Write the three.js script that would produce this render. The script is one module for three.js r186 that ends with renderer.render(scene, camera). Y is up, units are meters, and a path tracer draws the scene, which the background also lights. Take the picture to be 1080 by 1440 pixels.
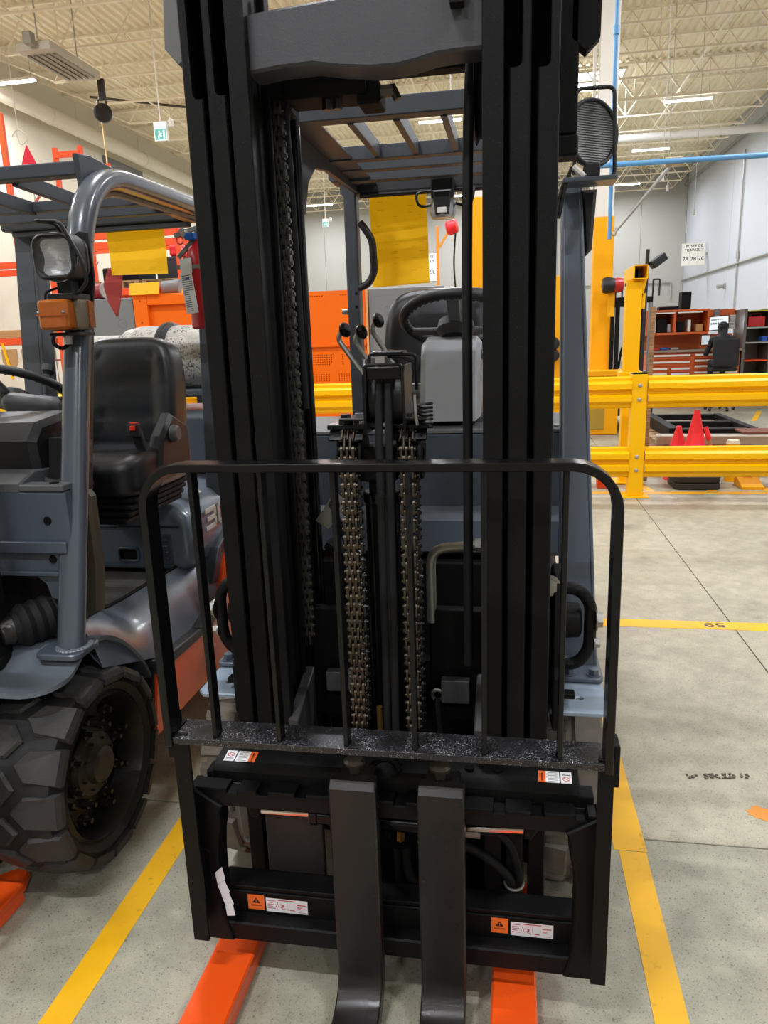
import * as THREE from 'three';
import { mergeGeometries, toCreasedNormals } from 'three/addons/utils/BufferGeometryUtils.js';
import { RoundedBoxGeometry } from 'three/addons/geometries/RoundedBoxGeometry.js';
import { MarchingCubes } from 'three/addons/objects/MarchingCubes.js';
import { RectAreaLightUniformsLib } from 'three/addons/lights/RectAreaLightUniformsLib.js';

// ---------------------------------------------------------------- camera, exposure, lamps
const scene = new THREE.Scene();
scene.background = new THREE.Color(0x000000);
const D2R = Math.PI / 180;
const camera = new THREE.PerspectiveCamera(69.91, 1080 / 1440, 0.05, 120);
camera.position.set(0, 1.68, 0);
camera.rotation.order = 'YXZ';
camera.rotation.set(-13.3 * D2R, 10.12 * D2R, -1.99 * D2R);
scene.add(camera);
const renderer = new THREE.WebGLRenderer({ antialias: true });
renderer.toneMapping = THREE.LinearToneMapping;
renderer.toneMappingExposure = 5.5;
renderer.shadowMap.enabled = true;
RectAreaLightUniformsLib.init();
const LAMP = 120;                       // radiance of every ceiling strip lamp
const LAMP_COLOR = 0xf6f8ff;
const LAMP_Y = 7.5;
const LAMP_SPOTS = [];                  // x, z of the strip lamps (a regular grid plus one odd lamp by the left wall)
for (const z of [7, 1.2, -4.6, -10.6, -16.4, -22.2, -27.6, -33.5]) for (const x of [-8.4, -2, 4.5]) {
  if (x === 4.5 && z === -16.4) continue;
  if (x === -8.4 && z === -16.4) LAMP_SPOTS.push([-11, z]); else LAMP_SPOTS.push([x, z]);
}
// the room: x -12.2..7.5, z -36..16, deck at 8.5
const RX0 = -12.2, RX1 = 7.5, RZ0 = -36, RZ1 = 16, RH = 8.5;

// ---------------------------------------------------------------- helpers
function rng(seed) { let a = seed >>> 0; return () => { a = (a + 0x6D2B79F5) >>> 0; let t = a; t = Math.imul(t ^ (t >>> 15), t | 1); t ^= t + Math.imul(t ^ (t >>> 7), t | 61); return ((t ^ (t >>> 14)) >>> 0) / 4294967296; }; }
const V = (x, y, z) => new THREE.Vector3(x, y, z);
const M4 = () => new THREE.Matrix4();
function fillet(pts, r, n = 5) {                      // rounds the corners of a polyline
  const out = [pts[0].clone()];
  for (let i = 1; i < pts.length - 1; i++) {
    const p = pts[i], a = pts[i - 1].clone().sub(p), b = pts[i + 1].clone().sub(p);
    const q = Math.min(r, a.length() * .49, b.length() * .49);
    const s = p.clone().add(a.setLength(q)), e = p.clone().add(b.setLength(q));
    for (let k = 0; k <= n; k++) { const t = k / n; out.push(s.clone().multiplyScalar((1 - t) * (1 - t)).addScaledVector(p, 2 * t * (1 - t)).addScaledVector(e, t * t)); }
  }
  out.push(pts[pts.length - 1].clone());
  return out;
}
function sweep(path, prof, up = V(0, 1, 0), closed = false) {      // prof: [[u,v]...] loop, swept along a list of points
  const n = path.length, m = prof.length, pos = [], rings = [];
  for (let i = 0; i < n; i++) {
    const prev = path[closed ? (i + n - 1) % n : Math.max(0, i - 1)], next = path[closed ? (i + 1) % n : Math.min(n - 1, i + 1)];
    const t = next.clone().sub(prev).normalize();
    let u = up.clone().cross(t); if (u.lengthSq() < 1e-6) u = V(1, 0, 0).cross(t); u.normalize();
    const v = t.clone().cross(u);
    let k = 1;
    if (closed || (i > 0 && i < n - 1)) { const c = path[i].clone().sub(prev).normalize().dot(next.clone().sub(path[i]).normalize()); k = 1 / Math.max(.5, Math.sqrt((1 + c) / 2)); }
    rings.push(prof.map(([a, b]) => path[i].clone().addScaledVector(u, a * k).addScaledVector(v, b)));
  }
  const tri = (a, b, c) => pos.push(a.x, a.y, a.z, b.x, b.y, b.z, c.x, c.y, c.z);
  const last = closed ? n : n - 1;
  for (let i = 0; i < last; i++) { const A = rings[i], B = rings[(i + 1) % n]; for (let j = 0; j < m; j++) { const k = (j + 1) % m; tri(A[j], A[k], B[j]); tri(A[k], B[k], B[j]); } }
  if (!closed) for (let j = 1; j < m - 1; j++) { tri(rings[0][0], rings[0][j + 1], rings[0][j]); tri(rings[n - 1][0], rings[n - 1][j], rings[n - 1][j + 1]); }
  const g = new THREE.BufferGeometry(); g.setAttribute('position', new THREE.Float32BufferAttribute(pos, 3));
  return toCreasedNormals(g, .7);
}
const ring = (r, n = 12) => Array.from({ length: n }, (_, i) => [r * Math.cos(i / n * 6.28318), r * Math.sin(i / n * 6.28318)]);
function lathe(prof, c, axis, n = 32) {               // prof: [[radius, along]...]
  const g = new THREE.LatheGeometry(prof.map(p => new THREE.Vector2(Math.max(p[0], 1e-4), p[1])), n);
  const q = new THREE.Quaternion().setFromUnitVectors(V(0, 1, 0), axis.clone().normalize());
  const ng = toCreasedNormals(g, .6);
  return ng.applyQuaternion(q).translate(c.x, c.y, c.z);
}
function boxUV(g) {
  const p = g.attributes.position, nn = g.attributes.normal, uv = new Float32Array(p.count * 2);
  for (let i = 0; i < p.count; i++) {
    const ax = Math.abs(nn.getX(i)), ay = Math.abs(nn.getY(i)), az = Math.abs(nn.getZ(i));
    let u, v; if (ay >= ax && ay >= az) { u = p.getX(i); v = -p.getZ(i); } else if (ax >= az) { u = p.getZ(i); v = p.getY(i); } else { u = p.getX(i); v = p.getY(i); }
    uv[i * 2] = u; uv[i * 2 + 1] = v;
  }
  g.setAttribute('uv', new THREE.BufferAttribute(uv, 2));
}
class Bd {                                            // collects geometry in room coordinates, builds ONE named mesh
  constructor() { this.a = []; }
  add(g) { g = g.index ? g.toNonIndexed() : g; for (const k of Object.keys(g.attributes)) if (k !== 'position' && k !== 'normal') g.deleteAttribute(k); this.a.push(g); return this; }
  box(x0, x1, y0, y1, z0, z1, r = 0) { return this.cb((x0 + x1) / 2, (y0 + y1) / 2, (z0 + z1) / 2, Math.abs(x1 - x0), Math.abs(y1 - y0), Math.abs(z1 - z0), r); }
  cb(x, y, z, w, h, d, r = 0, rx = 0, ry = 0, rz = 0) {
    const q = Math.min(r, w * .49, h * .49, d * .49);
    const g = q > 0 ? new RoundedBoxGeometry(w, h, d, q > .012 ? 3 : 1, q) : new THREE.BoxGeometry(w, h, d);
    g.applyMatrix4(M4().makeRotationFromEuler(new THREE.Euler(rx, ry, rz))).translate(x, y, z); return this.add(g);
  }
  bar(a, b, w, d, r = .003, up = V(0, 0, 1)) {         // straight bar of w x d section between two points
    const t = b.clone().sub(a), L = t.length(); t.normalize(); const x = t.clone().cross(up).normalize(), z = x.clone().cross(t);
    const g = r > 0 ? new RoundedBoxGeometry(w, L, d, 1, Math.min(r, w * .4, d * .4)) : new THREE.BoxGeometry(w, L, d);
    g.applyMatrix4(M4().makeBasis(x, t, z)).translate((a.x + b.x) / 2, (a.y + b.y) / 2, (a.z + b.z) / 2); return this.add(g);
  }
  cyl(a, b, r0, r1 = r0, n = 16, bev = 0) {
    const L = b.clone().sub(a).length(), c = bev;
    const prof = c ? [[0, 0], [r0 - c, 0], [r0, c], [r1, L - c], [r1 - c, L], [0, L]] : [[0, 0], [r0, 0], [r1, L], [0, L]];
    return this.add(lathe(prof, a, b.clone().sub(a), n));
  }
  tube(pts, r, fr = .03, n = 10, closed = false) { return this.add(sweep(closed ? pts : fillet(pts, fr), ring(r, n), V(.13, .31, .94), closed)); }
  curve(pts, r, k = 24, n = 10, closed = false) { return this.add(sweep(new THREE.CatmullRomCurve3(pts, closed).getPoints(k), ring(r, n), V(.13, .31, .94))); }
  lathe(prof, c, axis, n) { return this.add(lathe(prof, c, axis, n)); }
  ball(x, y, z, rx, ry = rx, rz = rx, n = 14) { return this.add(new THREE.SphereGeometry(1, n, Math.ceil(n * .7)).scale(rx, ry, rz).translate(x, y, z)); }
  torus(c, R, r, axis, n = 40, m = 10, arc = 6.28318) { const q = new THREE.Quaternion().setFromUnitVectors(V(0, 0, 1), axis.clone().normalize()); return this.add(new THREE.TorusGeometry(R, r, m, n, arc).applyQuaternion(q).translate(c.x, c.y, c.z)); }
  ex(pts, plane, lo, hi, bev = 0, holes = []) {        // extruded outline; plane names the two axes of pts
    const f = plane === 'xy' ? (p => new THREE.Vector2(p[0], p[1])) : plane === 'zy' ? (p => new THREE.Vector2(-p[0], p[1])) : (p => new THREE.Vector2(p[0], -p[1]));
    const s = new THREE.Shape(pts.map(f)); for (const h of holes) s.holes.push(new THREE.Path(h.map(f)));
    let g = new THREE.ExtrudeGeometry(s, { depth: hi - lo - 2 * bev, bevelEnabled: bev > 0, bevelSize: bev, bevelOffset: -bev, bevelThickness: bev, bevelSegments: 1, steps: 1 });
    g.translate(0, 0, lo + bev);
    if (plane === 'zy') g.rotateY(Math.PI / 2); else if (plane === 'xz') g.rotateX(-Math.PI / 2);
    return this.add(toCreasedNormals(g, .55));
  }
  mesh(name, mat, parent = scene) {
    const g = mergeGeometries(this.a); boxUV(g); return put(g, name, mat, parent);
  }
}
const B = () => new Bd();
const used = {};
function numbered(name) { const k = used[name] = (used[name] ?? -1) + 1; return k ? `${name}_${String(k).padStart(3, '0')}` : name; }
function put(g, name, mat, parent) {                   // geometry in room coordinates -> mesh under parent
  parent.updateWorldMatrix(true, false); if (parent !== scene) g.applyMatrix4(parent.matrixWorld.clone().invert());
  const m = new THREE.Mesh(g, mat); m.name = numbered(name); m.castShadow = m.receiveShadow = true; parent.add(m); return m;
}
function tag(o, label, category, group, kind) { o.userData = { ...o.userData, label }; if (category) o.userData.category = category; if (group) o.userData.group = group; if (kind) o.userData.kind = kind; return o; }
function thing(name, label, category, x, y, z, group) { const o = new THREE.Group(); o.name = numbered(name); o.position.set(x, y, z); scene.add(o); o.updateMatrixWorld(); return tag(o, label, category, group); }
function struct(name) { const o = new THREE.Group(); o.name = name; o.userData.kind = 'structure'; scene.add(o); return o; }
function copyOf(o, dx, dy, dz, label, ry) { const c = o.clone(); const nm = o.name.replace(/_\d{3}$/, ''); c.name = numbered(nm); c.position.add(V(dx, dy, dz)); if (ry) c.rotation.y += ry; c.userData = { ...o.userData }; if (label) c.userData.label = label; scene.add(c); return c; }
const part = (o, name, mat, label) => { const m = (p) => { const q = p.mesh(name, mat, o); if (label) q.userData.label = label; return q; }; return m; };
// an arc of 2-D points
const arc = (cx, cy, r, a0, a1, n = 6) => Array.from({ length: n + 1 }, (_, i) => { const t = (a0 + (a1 - a0) * i / n) * D2R; return [cx + r * Math.cos(t), cy + r * Math.sin(t)]; });
const rrect = (x0, x1, y0, y1, r, n = 5) => [...arc(x1 - r, y1 - r, r, 0, 90, n), ...arc(x0 + r, y1 - r, r, 90, 180, n), ...arc(x0 + r, y0 + r, r, 180, 270, n), ...arc(x1 - r, y0 + r, r, 270, 360, n)];

// ---------------------------------------------------------------- textures
function noiseGrid(n, seed) { const r = rng(seed), a = new Float32Array(n * n); for (let i = 0; i < a.length; i++) a[i] = r(); return a; }
const NG = noiseGrid(256, 7);
function vn(x, y, per, off = 0) {                      // tileable value noise
  const xi = Math.floor(x), yi = Math.floor(y), fx = x - xi, fy = y - yi, s = fx * fx * (3 - 2 * fx), t = fy * fy * (3 - 2 * fy);
  const w = (i, j) => NG[((((i % per) + per) % per + off) & 255) + 256 * ((((j % per) + per) % per + off * 3) & 255)];
  const a = w(xi, yi), b = w(xi + 1, yi), c = w(xi, yi + 1), d = w(xi + 1, yi + 1);
  return a + (b - a) * s + (c - a) * t + (a - b - c + d) * s * t;
}
function fbm(u, v, per, oct, off = 0) { let s = 0, a = .5, t = 0; for (let i = 0; i < oct; i++) { s += a * vn(u * per, v * per, per, off + i * 17); t += a; a *= .55; per *= 2; if (per > 256) per = 256; } return s / t; }
function dataTex(n, fn, srgb, m = n) {
  const d = new Uint8Array(n * m * 4);
  for (let j = 0; j < m; j++) for (let i = 0; i < n; i++) { const c = fn(i / n, j / m, i, j), k = (j * n + i) * 4; d[k] = Math.max(0, Math.min(255, c[0])); d[k + 1] = Math.max(0, Math.min(255, c[1])); d[k + 2] = Math.max(0, Math.min(255, c[2])); d[k + 3] = c[3] ?? 255; }
  const t = new THREE.DataTexture(d, n, m); t.magFilter = THREE.LinearFilter; t.minFilter = THREE.LinearMipmapLinearFilter; t.generateMipmaps = true; t.wrapS = t.wrapT = THREE.RepeatWrapping;
  if (srgb) t.colorSpace = THREE.SRGBColorSpace; t.needsUpdate = true; return t;
}
const rep = (t, s) => { const c = t.clone(); c.repeat.set(s, s); c.needsUpdate = true; return c; };
const R1 = rng(11), speck = new Float32Array(1024 * 1024); for (let i = 0; i < speck.length; i++) speck[i] = R1();
// concrete: 4 m tile, aggregate grains, rub marks and old stains of the slab itself
const concreteTex = dataTex(2048, (u, v, i, j) => {
  const a = fbm(u, v, 4, 5, 3) - .5, b = fbm(u, v, 64, 3, 40) - .5, s = speck[(i & 1023) + 1024 * (j & 1023)], s2 = speck[((i >> 1) & 1023) + 1024 * ((j >> 1) & 1023)];
  const sc = Math.max(0, fbm(u * 1, v, 8, 4, 90) - .62) * 2.2;
  let L = 168 + a * 40 + b * 30 - sc * 60; if (s > .955) L -= 52 * (s - .955) / .045 + 14; if (s2 > .985) L -= 40; if (s < .06) L += 16;
  return [L * 1.0, L * .98, L * .875];
}, true);
concreteTex.repeat.set(.25, .25);
const concreteRough = dataTex(512, (u, v) => { const a = fbm(u, v, 6, 5, 21); const L = 82 + a * 100; return [L, L, L]; }); concreteRough.repeat.set(.25, .25);
const grain = dataTex(512, (u, v, i, j) => { const L = 128 + (fbm(u, v, 64, 3, 5) - .5) * 150 + (speck[(i * 2 & 1023) + 1024 * (j * 2 & 1023)] - .5) * 46; return [L, L, L]; });
const soft = dataTex(512, (u, v) => { const L = 60 + fbm(u, v, 5, 5, 60) * 160; return [L, L, L]; });
// worn black paint: fine dust specks and rub marks in the film
const dustTex = dataTex(1024, (u, v, i, j) => {
  const s = speck[((i >> 1) * 3 & 1023) + 1024 * ((j >> 1) * 5 & 1023)], m = fbm(u, v, 6, 4, 33); let L = 13 + (m - .5) * 10; if (s > .9965) L += 60; else if (s > .985) L += 12; return [L, L, L * 1.03];
}, true);
const shelfTex = dataTex(1024, (u, v, i, j) => {
  const m = fbm(u, v, 10, 5, 71), s = speck[((i >> 2) & 1023) + 1024 * ((j >> 2) * 7 & 1023)], s2 = speck[((i >> 1) * 3 & 1023) + 1024 * ((j >> 1) & 1023)]; let L = 26 + Math.max(0, m - .5) * 60; if (s > .9) L += 170 * m * m * 2; if (s2 > .95) L += 110 * m; return [L, L, L * 1.06];
}, true);
const tapeTex = dataTex(1024, (u, v, i, j) => { const m = fbm(u, v, 8, 5, 12), s = fbm(u, v * 1, 48, 3, 77), w = Math.max(0, s - .72) * 2 + Math.max(0, m - .66) * 2; const q = Math.min(.6, w); return [236 - 100 * q - (m - .5) * 20, 178 - 70 * q - (m - .5) * 20, 12 + 45 * q]; }, true); tapeTex.repeat.set(.8, .8);
const tankTex = dataTex(1024, (u, v, i, j) => { const m = fbm(u, v, 12, 5, 45), s = fbm(u * 1, v, 110, 2, 61); let L = 188 + (m - .5) * 70; const k = Math.max(0, s - .56) * 2.4 * (m > .45 ? 1 : .3); L -= Math.min(110, k * 170); return [L, L * .985, L * .95]; }, true); tankTex.repeat.set(1.5, 1.5);
const rubberTex = dataTex(512, (u, v) => { const m = fbm(u, v, 8, 5, 15), L = 98 + (m - .5) * 36; return [L, L * .93, L * .83]; }, true); rubberTex.repeat.set(2, 2);
const woodTex = dataTex(512, (u, v) => { const g = fbm(u * 1, v, 4, 3, 9) * .7 + vn(u * 4, v * 96, 96, 30) * .5; const L = 150 + (g - .6) * 90; return [L, L * .8, L * .58]; }, true); woodTex.repeat.set(1, 1);
const stepTex = dataTex(512, (u, v) => { const g = vn(u * 6, v * 128, 128, 12) * .5 + fbm(u, v, 8, 4, 22) * .6; const L = 70 + (g - .5) * 70; return [L, L * .98, L * .95]; }, true); stepTex.repeat.set(1.6, 1.6);
function canvasTex(w, h, draw) { const c = document.createElement('canvas'); c.width = w; c.height = h; draw(c.getContext('2d'), w, h); const t = new THREE.CanvasTexture(c); t.colorSpace = THREE.SRGBColorSpace; return t; }

// ---------------------------------------------------------------- materials
const std = (c, r, m = 0, o = {}) => new THREE.MeshStandardMaterial({ color: c, roughness: r, metalness: m, ...o });
const phy = (c, r, m = 0, o = {}) => new THREE.MeshPhysicalMaterial({ color: c, roughness: r, metalness: m, ...o });
const bump = (s, k = 4) => ({ bumpMap: rep(grain, k), bumpScale: s });
const black = phy(0xffffff, .5, 0, { specularIntensity: .35, map: rep(dustTex, 2), ...bump(.0004, 5) });
const blackGloss = phy(0x0a0a0c, .25, 0, { specularIntensity: .6, ...bump(.00015, 3) });
const blackShelf = std(0xffffff, .3, 0, { map: rep(shelfTex, 2.2), ...bump(.0003, 6) });
const blackMatte = phy(0x0d0d0e, .65, 0, { specularIntensity: .35, ...bump(.0004, 6) });
const forkSteel = std(0x1e1b1a, .58, .1, { roughnessMap: rep(soft, 2), ...bump(.0003, 6) });
const rubberHose = phy(0x171718, .62, 0, { specularIntensity: .5, ...bump(.0003, 12) });
const plasticBlack = std(0x19191b, .45, 0, bump(.00025, 14));
const vinyl = std(0x1d1f22, .32, 0, bump(.0003, 16));
const plasticGrey = std(0x56585a, .46, 0, bump(.0003, 14));
const truckGrey = phy(0x505965, .38, .15, { clearcoat: .25, clearcoatRoughness: .3, ...bump(.0001, 8) });
const truckGreyGloss = phy(0x555d66, .3, .15, { clearcoat: .6, clearcoatRoughness: .12 });
const hoodGrey = phy(0x7a8694, .3, .15, { clearcoat: .6, clearcoatRoughness: .12 });
const plateDark = std(0x666f77, .42, .2, bump(.0002, 10));
const plateGrey = std(0x8796a5, .45, .2, bump(.0002, 10));
const roofGrey = std(0x3c4147, .5, .1, bump(.0002, 8));
const orange = phy(0xf25618, .38, 0, { clearcoat: .35, clearcoatRoughness: .25, roughnessMap: rep(soft, 3), ...bump(.00015, 6) });
const orangeCab = phy(0xf06c04, .5, 0, { specularIntensity: .5 });
const orangeRack = std(0xea4f1c, .5);
const greyCab = std(0x74787a, .5);
const yellow = phy(0xf4b800, .4, 0, { specularIntensity: .5, ...bump(.0002, 4) });
const yellowCol = phy(0xf2a900, .5, 0, { specularIntensity: .5, ...bump(.0003, 3) });
const whitePaint = std(0xdedad0, .6);
const cream = std(0xcfc4ab, .7);
const chrome = std(0xd8d4d0, .16, 1);
const steel = std(0x9b9a96, .35, .9, bump(.0002, 12));
const darkSteel = std(0x4a4846, .36, .9, bump(.0003, 12));
const chainSteel = std(0x51493f, .38, .9, bump(.0002, 14));
const brass = std(0x9a7b45, .4, .8);
const tyreBlack = std(0x1c1c1c, .68, 0, bump(.0006, 8));
const tyreLug = std(0x343332, .6, 0, bump(.0006, 8));
const tyreTan = std(0xffffff, .8, 0, { map: rubberTex, ...bump(.0005, 8) });
const red = std(0xb01a20, .32);
const redCone = std(0xea2530, .5);
const bluePipe = std(0x5d9bd0, .45);
const amber = phy(0xf58400, .14, 0, { transmission: .5, thickness: .02, ior: 1.49, attenuationColor: new THREE.Color(0xff7a00), attenuationDistance: .012, ...bump(.002, 22) });
const lensGlass = phy(0xffffff, .08, 0, { transmission: 1, thickness: 0, ior: 1.49, ...bump(.0012, 20) });
const reflectorMat = std(0xe6e8ea, .35, .55, bump(.001, 9));
const paperYellow = phy(0xf2b400, .5, 0, { transmission: .3, thickness: 0 });
const wood = std(0xffffff, .75, 0, { map: woodTex });
const boxBrown = std(0xb78e5e, .8);
const galv = std(0xa9a8a2, .45, .6);
const tank = std(0xf2f2f0, .5, .3, { map: tankTex, ...bump(.0003, 6) });
const stepRubber = std(0xffffff, .7, 0, { map: stepTex });
const blueThing = std(0x1f58a8, .5);
const skin = std(0xb08468, .6);
const lampGlow = std(0xffffff, .5, 0, { emissive: 0xffffff, emissiveIntensity: 3.5 });
const printed = (t, r = .45) => std(0xffffff, r, 0, { map: t });
// thin printed sheet: front face carries the print, edges plain; centre, width, height, turned like a box
function sheet(name, parent, tex, c, w, h, t, rx = 0, ry = 0, rz = 0, order = 'YXZ') {
  const g = new THREE.PlaneGeometry(w, h); g.translate(0, 0, t);
  g.applyMatrix4(M4().makeRotationFromEuler(new THREE.Euler(rx, ry, rz, order))).translate(c.x, c.y, c.z);
  return put(g.toNonIndexed(), name, tex.isTexture ? printed(tex) : tex, parent);
}
// one smooth surface around a skeleton of tapered bones [[a],[b],ra,rb] in a box of half sizes hx, hy, hz about c
function fieldMesh(sk, c, hx, hy, hz, res, k = .03) {
  const mc = new MarchingCubes(res, new THREE.MeshStandardMaterial(), false, false, 60000); const h = res / 2;
  for (let z = 0; z < res; z++) for (let y = 0; y < res; y++) for (let x = 0; x < res; x++) {
    const p = [c.x + (x - h) / h * hx, c.y + (y - h) / h * hy, c.z + (z - h) / h * hz]; let d = 1e9;
    for (const [a, b, ra, rb] of sk) { const ab = [b[0] - a[0], b[1] - a[1], b[2] - a[2]], ap = [p[0] - a[0], p[1] - a[1], p[2] - a[2]]; const t = Math.max(0, Math.min(1, (ap[0] * ab[0] + ap[1] * ab[1] + ap[2] * ab[2]) / (ab[0] ** 2 + ab[1] ** 2 + ab[2] ** 2))); const e = Math.hypot(ap[0] - t * ab[0], ap[1] - t * ab[1], ap[2] - t * ab[2]) - (ra + (rb - ra) * t); const q = Math.max(0, Math.min(1, .5 + .5 * (d - e) / k)); d = d + (e - d) * q - k * q * (1 - q); }
    mc.field[z * res * res + y * res + x] = -d;
  }
  mc.isolation = 0; mc.update(); const n = mc.count, P = new Float32Array(n * 3), N = new Float32Array(n * 3);
  for (let i = 0; i < n; i++) { P[i * 3] = c.x + mc.positionArray[i * 3] * hx; P[i * 3 + 1] = c.y + mc.positionArray[i * 3 + 1] * hy; P[i * 3 + 2] = c.z + mc.positionArray[i * 3 + 2] * hz; N.set(mc.normalArray.subarray(i * 3, i * 3 + 3), i * 3); }
  const g = new THREE.BufferGeometry(); g.setAttribute('position', new THREE.BufferAttribute(P, 3)); g.setAttribute('normal', new THREE.BufferAttribute(N, 3)); boxUV(g); return g;
}

// ---------------------------------------------------------------- the room
const rnd = rng(5);
{ // floor: cast slabs with saw-cut joints
  const fl = struct('floor');
  B().box(RX0 - .3, RX1 + .3, -.3, -.02, RZ0 - .3, RZ1 + .3).mesh('subfloor', std(0x39352f, .9), fl);
  const mats = [0, 1, 2].map(k => std([0xf2f2f0, 0xe9eae8, 0xf6f4f0][k], 1, 0, { map: concreteTex, roughnessMap: concreteRough, bumpMap: concreteTex, bumpScale: .0006 }));
  const xs = [RX0 - .2]; for (let x = 1.265 - 4.6 * 2; x < RX1; x += 4.6) xs.push(x); xs.push(RX1 + .2);
  const zs = [RZ1 + .2]; for (let z = -2.27 + 5.4; z > RZ0; z -= 5.4) zs.push(z); zs.push(RZ0 - .2);
  let n = 0;
  for (let i = 0; i < xs.length - 1; i++) for (let j = 0; j < zs.length - 1; j++)
    B().box(xs[i] + .003, xs[i + 1] - .003, -.08, 0, zs[j + 1] + .003, zs[j] - .003, .003).mesh('slab', mats[(n++ * 7) % 3], fl);
}
{ // walls: tilt-up panels with joints between them
  const wm = std(0xa6a59f, .75, 0, bump(.0006, 1.5)), wr = std(0xb4b8be, .7, 0, bump(.0006, 1.5));
  const wall = (name, a0, a1, seams, mk, m) => { const w = struct(name), s = [a0, ...seams, a1]; for (let i = 0; i < s.length - 1; i++) mk(B(), s[i] + (i ? .008 : 0), s[i + 1] - .008).mesh('wall_panel', m, w); mk(B(), a0, a1, 1).mesh('joint_backing', std(0x8f8b82, .9), w); };
  const T = .03;
  wall('wall_back', RX0, RX1, [-8.85, -5.2, -1.6, 2.0, 5.6], (b, p, q, k) => b.box(p, q, 0, RH + .3, RZ0 - (k ? .25 : T), RZ0 - (k ? T : 0)), wm);
  wall('wall_left', RZ0, RZ1, [-32, -28.2, -24.6, -21, -17.4, -13.8, -10.2, -6, -1, 4, 10], (b, p, q, k) => b.box(RX0 - (k ? .25 : T), RX0 - (k ? T : 0), 0, RH + .3, p, q), std(0xdcd5c2, .75, 0, bump(.0006, 1.5)));
  wall('wall_right', RZ0, RZ1, [-28.9, -21.8, -14.7, -7.6, -.5, 8], (b, p, q, k) => b.box(RX1 + (k ? T : 0), RX1 + (k ? .25 : T), 0, RH + .3, p, q), wr);
  wall('wall_front', RX0, RX1, [-6, 0], (b, p, q, k) => b.box(p, q, 0, RH + .3, RZ1 + (k ? T : 0), RZ1 + (k ? .25 : T)), wm);
}
{ // ceiling: ribbed steel deck on open-web joists
  const ce = struct('ceiling'), dm = std(0xeee3c8, .7), jm = std(0xf3e9d2, .65);
  const pr = [[RX0 - .2, RH + .3], [RX0 - .2, RH]]; let x = RX0 - .2;
  while (x < RX1) { pr.push([x + .07, RH], [x + .1, RH + .055], [x + .17, RH + .055], [x + .2, RH]); x += .2; }
  pr.push([x, RH + .3]);
  const g = new THREE.ExtrudeGeometry(new THREE.Shape(pr.map(p => new THREE.Vector2(...p))), { depth: RZ1 - RZ0 + .4, bevelEnabled: false, steps: 1 }); g.translate(0, 0, RZ0 - .2);
  const b = B(); b.add(g); b.mesh('roof_deck', dm, ce);
  const mk = (z, heavy) => {
    const b = B(), x0 = RX0 + 1.9, x1 = RX1 - .7, yb = 7.62, yt = RH - .03, c = heavy ? .055 : .032;
    b.box(x0, x1, yb - c, yb + c * .2, z - c, z + c); b.box(RX0, RX1, yt - c, yt, z - c, z + c);
    const n = 14, w = (x1 - x0) / n;
    for (let i = 0; i < n; i++) { const a = x0 + i * w; b.bar(V(a, yb, z), V(a + w / 2, yt - c, z), c * .8, c * .8, 0); b.bar(V(a + w / 2, yt - c, z), V(a + w, yb, z), c * .8, c * .8, 0); if (i % 2) b.bar(V(a, yb, z), V(a, yt - c, z), .02, .02, 0); }
    b.bar(V(x0, yb, z), V(RX0, yt - c, z), c * .8, c * .8, 0); b.bar(V(x1, yb, z), V(RX1, yt - c, z), c * .8, c * .8, 0);
    b.mesh('joist', jm, ce);
  };
  for (let k = -11; k <= 19; k++) mk(-17 + 1.7 * k, k === -3 || k === 7);
  for (const bx of [-9, -5.6, -2.4, .9, 4.2]) B().box(bx - .02, bx + .02, 7.64, 7.67, RZ0, RZ1).mesh('bridging', jm, ce);
  for (const [bx, bw] of [[-3.4, .07]]) B().box(bx - bw, bx + bw, 8.3, 8.46, RZ0, RZ1).mesh('beam', jm, ce);
  for (const [px, y, r] of [[-11.75, 7.55, .2]]) { const b = B().cyl(V(px, y, RZ0), V(px, y, RZ1), r, r, 18); for (let z = -34; z < 15; z += 5) b.cyl(V(px, y, z), V(px, y, z + .12), r + .02, r + .02, 18); b.mesh('duct', std(0xddd6c6, .55), ce); }
  B().tube([V(-10.6, 7.9, -19), V(-8.4, 7.8, -20.2), V(-7.8, 7.8, -22.6)], .03, .05, 8).mesh('dark_pipe', std(0x57504a, .5, .4), ce);
  B().cyl(V(1.5, 7.35, -25.2), V(RX1, 7.35, -25.2), .11, .11, 14).mesh('white_pipe', std(0xdcd9d0, .5), ce);
  B().cyl(V(RX1 - .12, 7.75, RZ0), V(RX1 - .12, 7.75, RZ1), .05, .05, 8).mesh('eaves_pipe', std(0x8d8b86, .5, .3), ce);
}
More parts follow.
